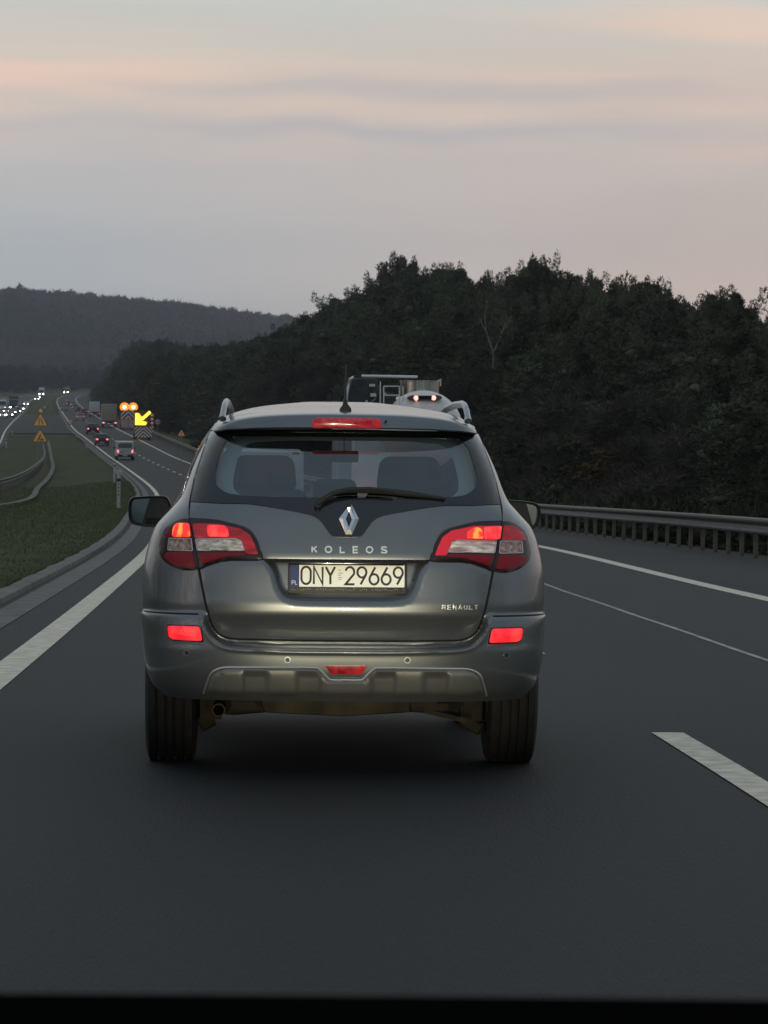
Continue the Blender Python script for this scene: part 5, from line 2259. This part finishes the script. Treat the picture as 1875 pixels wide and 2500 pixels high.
place(make_car('estate', 'estate_car', P_GREY, 'pinkish-lit grey car at the head of the far queue, beside the small dark car', tail=M_TAILR), 177, 1030)


def make_lorry(name, label, box_m, W=2.5, H=3.9, L=8.5, tail=M_TAILR, ribs=True, cab_m=None, cat='lorry', group=None, head=None):
    t = empty(name, (0, 0, 0), 0, label, cat, group)
    cab_m = cab_m or P_WHITE
    mb = MB()
    mb.box(-W / 2, W / 2, 0, L - 2.4, 1.12, H)
    mb.build('cargo_box', box_m, t, bevel=.04)
    if ribs:
        for x in np.linspace(-W / 2 + .14, W / 2 - .14, 5):
            mb = MB()
            mb.box(x - .035, x + .035, -.04, .0, 1.18, H - .08)
            mb.build('box_rib', mat('dull_rib', (.22, .215, .18), .6), t, smooth=False)
    mb = MB()
    mb.box(-W / 2, W / 2, -.05, .1, .95, 1.12)
    mb.box(-.45, .45, 0, L, .7, .95)
    mb.build('chassis', M_PLAS, t, smooth=False)
    mb = MB()
    mb.box(-W / 2 + .05, W / 2 - .05, -.06, .04, .42, .54)
    mb.build('underrun_bar', mat('dull_bar', (.18, .05, .04), .6), t, smooth=False)
    for s in (1, -1):
        mb = MB()
        mb.box(s * (W / 2 - .22) - .18, s * (W / 2 - .22) + .18, -.09, -.02, .68, .88)
        mb.build('tail_lamp', tail, t, smooth=False)
    # cab
    mb = MB()
    pr = [(L - 2.2, .75), (L, .75), (L + .05, 1.6), (L - .15, 2.95), (L - .5, 3.15), (L - 2.2, 3.15)]
    mb.prism(pr, -W / 2 + .06, W / 2 - .06, 'x')
    mb.build('cab', cab_m, t, bevel=.08)
    mb = MB()
    mb.add([(-W / 2 + .2, L + .05, 1.72), (W / 2 - .2, L + .05, 1.72), (W / 2 - .28, L - .11, 2.75), (-W / 2 + .28, L - .11, 2.75),
            (-W / 2 + .2, L - .1, 1.72), (W / 2 - .2, L - .1, 1.72), (W / 2 - .28, L - .3, 2.75), (-W / 2 + .28, L - .3, 2.75)],
           [(0, 1, 2, 3), (7, 6, 5, 4), (0, 4, 5, 1), (1, 5, 6, 2), (2, 6, 7, 3), (3, 7, 4, 0)])
    mb.build('windscreen', M_DARKW, t, smooth=False)
    for s in (1, -1):
        mb = MB()
        mb.box(s * (W / 2 - .38) - .2, s * (W / 2 - .38) + .2, L, L + .10, .85, 1.08)
        mb.build('headlamp', head or MATS['unlit_lens'], t, smooth=False)
        for y in (1.2, L - 1.2):
            vwheel(t, s * (W / 2 - .2), y, .48, .3)
    return t


M_BEIGE = mat('grubby_beige_box', (.29, .28, .215), .6, var=.12, vscale=2)
M_WBOX = mat('grubby_white_box', (.50, .50, .49), .5, var=.1, vscale=2)
place(make_lorry('lorry', 'beige ribbed box lorry beside the works trucks with orange beacons', M_BEIGE, tail=M_TAILR), 266, 555)
place(make_lorry('lorry', 'smaller white box lorry left of the beige ribbed one', M_WBOX, W=2.3, H=3.4, L=7, ribs=False, tail=M_TAILDIM), 229.5, 735)

# ---------------------------------------------------------------- works trucks with chevron boards
M_REDST = mat('board_red', (.11, .018, .02), .5)
M_WHST = mat('board_white', (.80, .72, .66), .5)
M_AMBL = mat('amber_beacon', (1, .5, .1), .3, emit=(1, .62, .22), estr=14)
M_AMBHALO = mat('amber_halo', (.55, .20, .03), .4, emit=(1, .28, .03), estr=1.2)
M_YBULB = mat('yellow_arrow_lamp', (1, .7, .1), .3, emit=(1, .66, .05), estr=2.4)
M_YGLOW = mat('yellow_arrow_glow', (.6, .40, .04), .4, emit=(1, .62, .04), estr=1.5)


def chevrons(t, x0, x1, z0, z1, y, name='chevron_board', n=5, panel=M_REDST):
    mb = MB()
    mb.box(x0, x1, y, y + .08, z0, z1)
    b = mb.build(name, panel, t, smooth=False)
    cx = (x0 + x1) / 2
    h = (z1 - z0)
    pit = h / n
    hw = (x1 - x0) / 2
    mb = MB()
    for s in (1, -1):
        for k in range(-n, n + 1):
            # inverted V stripes falling outwards
            za = z1 - k * pit - pit * .1
            zb_ = za - pit * .5
            P0 = [(0, za), (hw, za - hw), (hw, zb_ - hw), (0, zb_)]
            # clip to the board
            poly = clip_poly(P0, 0.02, hw - .02, z0 + .02, z1 - .02)
            if len(poly) > 2:
                mb.prism([(cx + s * a, c) for a, c in poly][::s], y - .008, y - .001)
    o = mb.build('chevron_stripes', M_WHST, b, smooth=False)
    return b


def clip_poly(P, xa, xb, za, zb_):
    def cut(P, f):
        out = []
        for i in range(len(P)):
            a, b = P[i - 1], P[i]
            fa, fb = f(a), f(b)
            if (fa >= 0) != (fb >= 0):
                t = fa / (fa - fb)
                out.append((a[0] + (b[0] - a[0]) * t, a[1] + (b[1] - a[1]) * t))
            if fb >= 0:
                out.append(b)
        return out
    for f in (lambda p: p[0] - xa, lambda p: xb - p[0], lambda p: p[1] - za, lambda p: zb_ - p[1]):
        P = cut(P, f)
        if not P:
            return []
    return P


def works_truck(label, px, Y, arrow):
    t = empty('works_truck', (0, 0, 0), 0, label, 'works truck')
    W = 2.35
    mb = MB()
    mb.box(-.5, .5, 1.3, 7.5, .6, .95)
    mb.box(-1.15, 1.15, 1.4, 5.2, .95, 1.35)
    mb.build('flatbed', M_PLAS, t, smooth=False)
    mb = MB()
    mb.prism([(5.3, .7), (7.4, .7), (7.5, 1.5), (7.2, 2.5), (5.3, 2.6)], -1.05, 1.05, 'x')
    mb.build('cab', paint('orange_cab_paint', (.45, .14, .02), 0), t, bevel=.06)
    for s in (1, -1):
        for y in (2.4, 6.6):
            vwheel(t, s * .95, y, .45, .28)
    # crash cushion behind, faced with chevrons
    mb = MB()
    mb.box(-W / 2 + .05, W / 2 - .05, .15, 1.4, .35, 1.15)
    mb.build('crash_cushion', mat('cushion_grey', (.2, .19, .17), .7), t, bevel=.04)
    chevrons(t, -W / 2, W / 2, .30, 1.75 if arrow else 1.55, 0, n=3)
    for s in (1, -1):
        mb = MB()
        mb.tube([(s * .7, 1.3, 1.3), (s * .7, 1.25, 3.4)], .05, 6)
        mb.build('mast', M_PLAS, t)
    if arrow:
        mb = MB()
        mb.box(-1.18, 1.0, 1.10, 1.18, 1.85, 4.0)
        pan = mb.build('arrow_board', mat('arrow_board_black', (.02, .018, .012), .6), t, smooth=False)
        mb = MB()
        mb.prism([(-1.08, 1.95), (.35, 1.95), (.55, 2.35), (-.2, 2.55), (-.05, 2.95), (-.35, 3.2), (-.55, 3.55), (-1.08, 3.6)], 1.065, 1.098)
        mb.build('arrow_glow', M_YGLOW, pan, smooth=False)  # emissive shape standing in for the yellow glow around the arrow bars
        # bars of the lit arrow, pointing down and left
        for pts, w in (([(.95, 3.75), (-.15, 2.75)], .36), ([(-.85, 3.45), (-.85, 2.15), (.35, 2.15)], .34)):
            mb = MB()
            ribbon(mb, pts, w, lambda x, z, off: Vector((x, 1.06 - off, z)), 0, .03)
            mb.build('arrow_bar', M_YBULB, pan, smooth=False)
        chevrons(t, 1.02, 1.40, .9, 3.6, 1.05, 'side_chevron_board', 5)
        lp = [((-.2, .2, 2.8), 40, (1, .62, .08))]
    else:
        chevrons(t, -1.15, 1.15, 1.7, 3.1, .3, 'upper_chevron_board', 2)
        for x in (-.62, .82):
            mb = MB()
            mb.lathe([(.001, -.06), (.22, -.05), (.24, .0), (.20, .06), (.001, .08)], 'y', (x, 1.0, 3.62), 20)
            lamp = mb.build('beacon', M_AMBL, t)
            mb = MB()
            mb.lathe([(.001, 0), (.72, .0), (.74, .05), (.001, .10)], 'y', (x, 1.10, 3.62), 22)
            mb.build('beacon_halo', M_AMBHALO, lamp)  # emissive disc, stands in for the orange halo round the beacon
        lp = [((-.62, 1.6, 4.2), 160, (1, .42, .06)), ((.82, 1.6, 4.2), 160, (1, .42, .06))]
    for loc, e, c in lp:
        ld = bpy.data.lights.new('beacon_light', 'POINT')
        ld.energy = e
        ld.color = c
        ld.shadow_soft_size = .3
        lo = bpy.data.objects.new('beacon_light', ld)
        COL.objects.link(lo)
        lo.parent = t
        lo.location = loc
    place(t, px, Y)
    return t


works_truck('works truck on the shoulder with a glowing yellow arrow board over red and white chevrons', 349, 445, True)
works_truck('works truck with two glaring orange beacons above red and white chevron boards', 312, 530, False)

# ---------------------------------------------------------------- oncoming traffic
onc = [
    ('lorry', 'oncoming beige box lorry at the left picture edge with lit headlamps', dict(box_m=M_BEIGE), 4, 860),
    ('lorry', 'oncoming dark-cabbed lorry with lit headlamps, second lorry from the left edge', dict(box_m=mat('dark_red_box', (.08, .03, .03), .6), cab_m=P_BLK), 32, 900),
    ('lorry', 'oncoming white lorry on the far bend with lit headlamps', dict(box_m=M_WBOX), 100, 1460),
    ('lorry', 'yellow-green oncoming lorry farthest up the road, beneath the wooded hill', dict(box_m=mat('olive_box', (.14, .13, .04), .6), cab_m=paint('yellow_green_cab', (.24, .26, .08), 0)), 163, 1690),
]
for i, (kind, lb, kw, px, Y) in enumerate(onc):
    place(make_lorry('lorry', lb, head=M_HEADW, ribs=False, **kw), px, Y, face=1)
cars = [('hatch', P_WHITE, 'oncoming white car with bright headlamps, lowest in the oncoming queue', 5, 690),
        ('saloon', P_BLK, 'oncoming dark saloon with bright headlamps beside the white car', 22, 700),
        ('estate', P_GREY, 'oncoming grey estate with round bright headlamps ahead of the edge line', 30, 770),
        ('suv', P_BLK, 'oncoming black SUV with bright headlamps, third from the picture edge', 42, 800),
        ('van', P_WHITE, 'white oncoming van with glaring headlamps next to the inner edge line', 50, 880),
        ('hatch', P_SILV, 'small oncoming silver car in the outer oncoming lane', 14, 800),
        ('saloon', P_SILV, 'oncoming pale saloon beyond the white van with lit headlamps', 62, 1050),
        ('hatch', P_GREY, 'oncoming small car with lit headlamps just below the far white lorry', 92, 1330),
        ('suv', P_WHITE, 'oncoming white SUV leading onto the far straight, by the edge line', 88, 1240)]
for sh, pm, lb, px, Y in cars:
    place(make_car(sh, {'hatch': 'hatchback', 'saloon': 'saloon_car', 'estate': 'estate_car', 'suv': 'suv', 'van': 'van'}[sh], pm, lb,
                   {'suv': 'SUV', 'van': 'van'}.get(sh, 'car'), head=M_HEADW), px, Y, face=1)

# ---------------------------------------------------------------- tanker lorry ahead of the SUV
def tanker():
    Y = 70.0
    t = empty('tanker_lorry', (.60, Y, 0), R(4.2), 'white round-backed tanker lorry seen over the roof of the grey SUV', 'lorry')
    q = lambda px, py: (at(px, py, Y) - Vector(t.location))
    M_TANK = mat('cream_tank_paint', (.85, .78, .72), .42, var=.06, vscale=2)
    M_STEEL = mat('stainless_drum', (.65, .62, .55), .28, .9, col2=(.25, .24, .21), vscale=6, stretch=(4, 4, .3))
    M_FRAME = mat('pale_pipe', (.72, .70, .66), .4, .5)
    # horizontal tank with a domed end
    c = q(1040, 1049)
    r = .86
    mb = MB()
    prof = [(.001, -.36), (r * .35, -.33), (r * .62, -.25), (r * .82, -.13), (r * .94, .0), (r, .16), (r, 6.5), (r * .8, 6.8), (.001, 6.9)]
    mb.lathe(prof, 'y', (c.x, .5, c.z), 56)
    mb.build('tank', M_TANK, t, sharp=25)
    # rear lamps with the dark slot between, set in the dome
    for px in (1015, 1065):
        p = q(px, 970.5)
        lamp = empty('marker_lamp', (p.x, .36, p.z))
        lamp.parent = t
        s = -1 if px == 1015 else 1
        mb = MB()
        mb.prism(smooth_poly([(-.16, 0), (-.08, .05), (.06, .06), (.16, .01), (.06, -.05), (-.08, -.05)], 2), -.10, .10)
        mb.build('lamp_recess', mat('lamp_recess_dark', (.10, .05, .045), .5), lamp)
        mb = MB()
        mb.lathe([(.001, -.14), (.045, -.135), (.055, -.09), (.055, 0)], 'y', (s * -.03, 0, 0), 16)
        mb.build('lamp_lens', mat('pink_hot_lamp', (.8, .2, .2), .3, emit=(1, .45, .38), estr=1.8), lamp)
    p = q(1040, 969)
    mb = MB()
    mb.box(p.x - .15, p.x + .15, .22, .40, p.z - .035, p.z + .035)
    mb.build('vent_slot', M_GAP, t, bevel=.01)
    # steel manhole drum on top
    a, b = q(1037, 951), q(1037, 925)
    mb = MB()
    mb.lathe([(.42, a.z - .25), (.42, b.z - .03), (.435, b.z - .02), (.435, b.z), (.001, b.z + .01)], 'z', (a.x, 1.3, 0), 36)
    mb.build('manhole_drum', M_STEEL, t)
    mb = MB()
    mb.tube([Vector((a.x + .36, .95, b.z - .02)), Vector((a.x + .42, .92, b.z + .03)), Vector((a.x + .42, .93, b.z - .12))], .02, 6)
    mb.build('drum_latch', M_FRAME, t)
    # equipment frame on the left
    mb = MB()
    pr = [q(858, 1006), q(856, 960), q(864, 925), q(880, 920), q(926, 921), q(930, 945), q(975, 962), q(975, 1006)]
    mb.prism([(p.x, p.z) for p in pr], .9, 2.2)
    mb.build('equipment_box', mat('dark_equipment', (.035, .035, .033), .6, var=.5, vscale=5, bump=.3, bscale=12), t, bevel=.03)
    mb = MB()
    mb.tube([q(852, 1006) + Vector((0, .8, 0)), q(850, 975) + Vector((0, .8, 0)), q(855, 945) + Vector((0, .8, 0)), q(859, 924) + Vector((0, .8, 0)), q(868, 918) + Vector((0, .85, 0))], .030, 8)
    mb.build('edge_pipe', M_FRAME, t)
    mb = MB()
    mb.tube([q(888, 915.5) + Vector((0, .7, 0)), q(1026, 917.5) + Vector((0, .7, 0))], .028, 8)
    mb.build('top_rail', mat('white_pole', (.85, .83, .78), .4), t)
    # ladder
    for px in (932, 940.5, 979, 988):
        mb = MB()
        p0, p1 = q(px, 1040), q(px, 930 if px in (932,) else 941)
        off = Vector((0, .45, 0))
        mb.tube([p0 + off, p1 + off], .013, 6)
        mb.build('ladder_rail', M_FRAME, t)
    for py in (942, 964, 990):
        mb = MB()
        mb.tube([q(940, py) + Vector((0, .45, 0)), q(979, py) + Vector((0, .45, 0))], .016, 6)
        mb.build('ladder_rung', M_FRAME, t)
    # odd fittings
    for (x0, y0, x1, y1) in ((908, 935, 922, 941), (911, 958, 925, 966), (899, 975, 904, 984), (944, 957, 950, 960)):
        a, b = q(x0, y1), q(x1, y0)
        mb = MB()
        mb.box(a.x, b.x, .82, .9, a.z, b.z)
        mb.build('bracket', M_FRAME, t, smooth=False)
    mb = MB()
    a, b, c2 = q(901, 988), q(926, 968), q(904, 970)
    mb.prism([(a.x, a.z), (b.x, b.z), (b.x - .02, b.z - .03)], .80, .88)
    mb.build('stay_plate', M_FRAME, t, smooth=False)
    # lower body: rear panel, chassis, mudguards, lamps (seen through the SUV's window)
    mb = MB()
    mb.box(-1.2, -.35, .7, 1.6, .95, 2.25)
    mb.build('hose_locker', M_TANK, t, bevel=.03)
    mb = MB()
    mb.box(-1.25, 1.25, .5, 9, .75, .98)
    mb.build('chassis', M_PLAS, t, smooth=False)
    mb = MB()
    mb.box(-1.22, 1.22, .2, .3, .45, .58)
    mb.build('underrun_bar', MATS['dull_bar'], t, smooth=False)
    for s in (1, -1):
        mb = MB()
        mb.box(s * 1.0 - .2, s * 1.0 + .2, .3, .42, .75, .95)
        mb.build('tail_lamp', M_TAILR, t, smooth=False)
        for y in (1.4, 2.7, 7.6):
            vwheel(t, s * 1.0, y, .5, .34)
    mb = MB()
    mb.prism([(7.0, .8), (9.1, .8), (9.15, 1.7), (8.9, 2.9), (8.5, 3.05), (7.0, 3.05)], -1.2, 1.2, 'x')
    mb.build('cab', P_WHITE, t, bevel=.08)
    return t


tanker()

# ---------------------------------------------------------------- signs and small things
M_YEL = mat('amber_sign_face', (.80, .44, .13), .5, emit=(1, .5, .1), estr=.04)  # slight emission stands in for headlight returned by the reflective face
M_SRED = mat('sign_red_border', (.20, .06, .02), .5)
M_SPOST = mat('sign_post_steel', (.26, .26, .24), .5, .5)
M_INKB = mat('sign_black', (.012, .01, .008), .6)


def tri_sign(t, cx, cz, s, sym):
    h = s * .866
    P3 = lambda k: rounded([(cx - s / 2 * k, cz - h / 3 * k), (cx + s / 2 * k, cz - h / 3 * k), (cx, cz + h * 2 / 3 * k)], .06 * s, 3)
    mb = MB()
    mb.prism(P3(1.0), -.02, .01)
    b = mb.build('sign_plate', M_SRED, t, smooth=False)
    mb = MB()
    mb.prism(P3(.86), -.028, -.021)
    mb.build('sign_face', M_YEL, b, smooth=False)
    P_ = lambda x, z, off: Vector((cx + x * s, -.029 - off, cz + z * s))
    mb = MB()
    if sym == 'narrow':
        ribbon(mb, [(-.08, -.20), (-.08, .22)], .045, P_, 0, .004)
        ribbon(mb, [(.12, -.20), (.12, -.06), (.05, .04), (.05, .20)], .045, P_, 0, .004)
    elif sym == 'works':
        ribbon(mb, [(-.17, -.2), (-.04, .0), (.0, .13)], .06, P_, 0, .004)
        ribbon(mb, [(.02, -.2), (-.02, -.04)], .05, P_, 0, .0044)
        ribbon(mb, [(.0, .1), (.10, -.02), (.17, -.1)], .035, P_, 0, .0048)
        ribbon(mb, [(.04, -.19), (.14, -.12), (.24, -.19)], .07, P_, 0, .0052)
        ribbon(mb, arc(.02, .17, .022, .022, 0, 360, 10)[:-1], .04, P_, 0, .0056, True)
    else:
        ribbon(mb, [(0, .22), (0, -.08)], .06, P_, 0, .004)
        ribbon(mb, [(0, -.13), (0, -.19)], .06, P_, 0, .004)
    mb.build('sign_symbol', M_INKB, b, smooth=False)
    return b


def round_sign(t, cx, cz, r, digits, base='white'):
    mb = MB()
    mb.lathe([(.001, -.02), (r, -.02), (r, .01), (.001, .01)], 'y', (cx, 0, cz), 26)
    b = mb.build('sign_plate', mat('round_sign_red', (.35, .04, .03), .5), t, smooth=False)
    mb = MB()
    mb.lathe([(.001, -.026), (r * .76, -.026), (r * .76, -.021), (.001, -.021)], 'y', (cx, 0, cz), 26)
    mb.build('sign_face', mat('round_sign_white', (.45, .43, .38), .5), b, smooth=False)
    if digits:
        mb = MB()
        write(mb, digits, cx - r * .50, cz - r * .36, r * .72, r * .15, lambda x, z, off: Vector((x, -.027 - off, z)), gap=.22, t1=.003)
        mb.build('sign_number', M_INKB, b, smooth=False)
    return b


def sign_thing(name, px, Y, label, cat='road sign'):
    t = empty(name, ((px - 937.5) / F * Y, Y, float(ZR(Y)) - .25), 0, label, cat)
    return t


t = sign_thing('warning_sign', 97.5, 330, 'tall post in the median with two amber warning triangles, one above the other')
z0 = float(ZR(330)) - .25
zc = lambda py: HC + (1181 - (py + (97 - 937) * -math.sin(ROLL) * 1)) * 330 / F - z0
zc = lambda py: at(97, py, 330).z - z0
tri_sign(t, 0, zc(1029), 1.62, 'narrow')
tri_sign(t, -.03, zc(1068), 1.62, 'works')
for x in (-.22, .24):
    mb = MB()
    mb.tube([(x, .06, -.3), (x, .06, zc(1012))], .045, 8)
    mb.build('post', M_SPOST, t)
round_sign(t, .42, zc(994), .22, '', 'white')
mb = MB()
mb.tube([(.1, .05, zc(1014)), (.42, .05, zc(994))], .03, 6)
mb.build('bracket', M_SPOST, t)
mb = MB()
mb.lathe([(.001, -.1), (.16, -.08), (.17, 0), (.001, .05)], 'y', (.02, 0, zc(1003)), 18)
mb.build('warning_lamp', mat('dim_amber_lamp', (.5, .3, .1), .4, emit=(1, .5, .15), estr=.15), t)

Yq = 470
t = empty('speed_limit_sign', (at(385, 1030, Yq).x, Yq, float(ZR(Yq)) - 1), 0, 'round speed limit sign on a post right of the yellow arrow board', 'road sign')
hz_ = at(385, 1030, Yq).z - t.location.z
round_sign(t, 0, hz_, .42, '40')
mb = MB()
mb.tube([(0, .05, -.3), (0, .05, hz_)], .04, 8)
mb.build('post', M_SPOST, t)

Yq = 330
t = empty('warning_sign', (at(443, 1056, Yq).x, Yq, float(ZR(Yq)) - 1.2), 0, 'lone dim amber triangle sign in front of the dark wood, left of the grey SUV', 'road sign')
hz_ = at(443, 1059, Yq).z - t.location.z
tri_sign(t, 0, hz_, .80, 'bang')
mb = MB()
mb.tube([(0, .05, -.3), (0, .05, hz_)], .035, 8)
mb.build('post', M_SPOST, t)

# amber beacon disc on the edge line of the bend
Yq = 585
t = empty('warning_beacon', (at(175, 1043, Yq).x - .3, Yq, float(ZR(Yq))), 0, 'small amber disc beacon on the left edge line of the bend', 'beacon')
hz_ = at(175, 1043, Yq).z - t.location.z
hz_ = max(.5, hz_)
mb = MB()
mb.lathe([(.001, -.05), (.30, -.05), (.34, 0), (.30, .04), (.001, .05)], 'y', (0, 0, hz_), 22)
mb.build('beacon_lens', mat('amber_disc', (.48, .25, .05), .5, emit=(1, .5, .1), estr=.06), t)
mb = MB()
mb.box(-.3, .3, -.1, .1, 0, .1)
mb.tube([(0, .03, .05), (0, .03, hz_)], .03, 6)
mb.build('foot', M_PLAS, t)

# delineator posts
M_DWHITE = mat('delineator_white', (.42, .42, .39), .6, var=.15, vscale=8)


def delineator(px, pyb, Y, h, label, wide=.12, marks=False):
    p = at(px, pyb, Y)
    t = empty('delineator_post', (p.x, Y, p.z), 0, label, 'roadside post')
    mb = MB()
    mb.prism([(-wide / 2, -.3), (wide / 2, -.3), (wide / 2, h - .03), (-wide / 2, h)], -.03, .03)
    mb.build('post_body', M_DWHITE, t, bevel=.008)
    mb = MB()
    mb.box(-wide / 2 - .003, wide / 2 + .003, -.034, .034, h * .70, h * .82)
    mb.build('dark_band', M_INKB, t, smooth=False)
    if marks:
        mb = MB()
        mb.box(-wide * .9, wide * .9, -.04, -.032, h + .0, h + .17)
        b = mb.build('number_plate', M_DWHITE, t, smooth=False)
        mb = MB()
        for q in range(4):
            z = h * (.18 + .13 * q)
            mb.box(-wide * .22, wide * .22, -.0375, -.0305, z, z + h * .07)
        mb.build('post_marks', mat('post_mark_grey', (.10, .10, .09), .7), t, smooth=False)
    return t


delineator(289.5, 1221, 124, 1.0, 'near white marker post with dark marks, just above the SUV\'s left mirror', .13, True)
delineator(279, 1162, 152, .62, 'slim white marker post right behind the marked post beside the road', .09)
delineator(211, 1094, 395, .75, 'white marker post beside the road level with the dark red hatchback', .16)
delineator(187, 1070, 460, .75, 'far white marker post at the edge line level with the median crossing', .16)
delineator(15, 1090, 395, .95, 'white marker post beside the oncoming carriageway near the left picture edge', .16)
delineator(30, 1066, 470, .8, 'faint marker post beside the oncoming edge line by the crossing', .16)

# ---------------------------------------------------------------- haze
mb = MB()
mb.box(-3600, 3600, -80, 3700, -120, 275)
hz = mb.build('haze', None, smooth=False)
hm = bpy.data.materials.new('haze')
hm.use_nodes = True
hm.node_tree.nodes.clear()
ho = hm.node_tree.nodes.new('ShaderNodeOutputMaterial')
hv = hm.node_tree.nodes.new('ShaderNodeVolumePrincipled')
hv.inputs['Color'].default_value = (.86, .88, .95, 1)
hv.inputs['Density'].default_value = .00012
hv.inputs['Anisotropy'].default_value = .2
hm.node_tree.links.new(hv.outputs[0], ho.inputs['Volume'])
hz.data.materials.append(hm)
tag(hz, kind='stuff', label='thin blue dusk haze filling the whole valley', cat='haze')
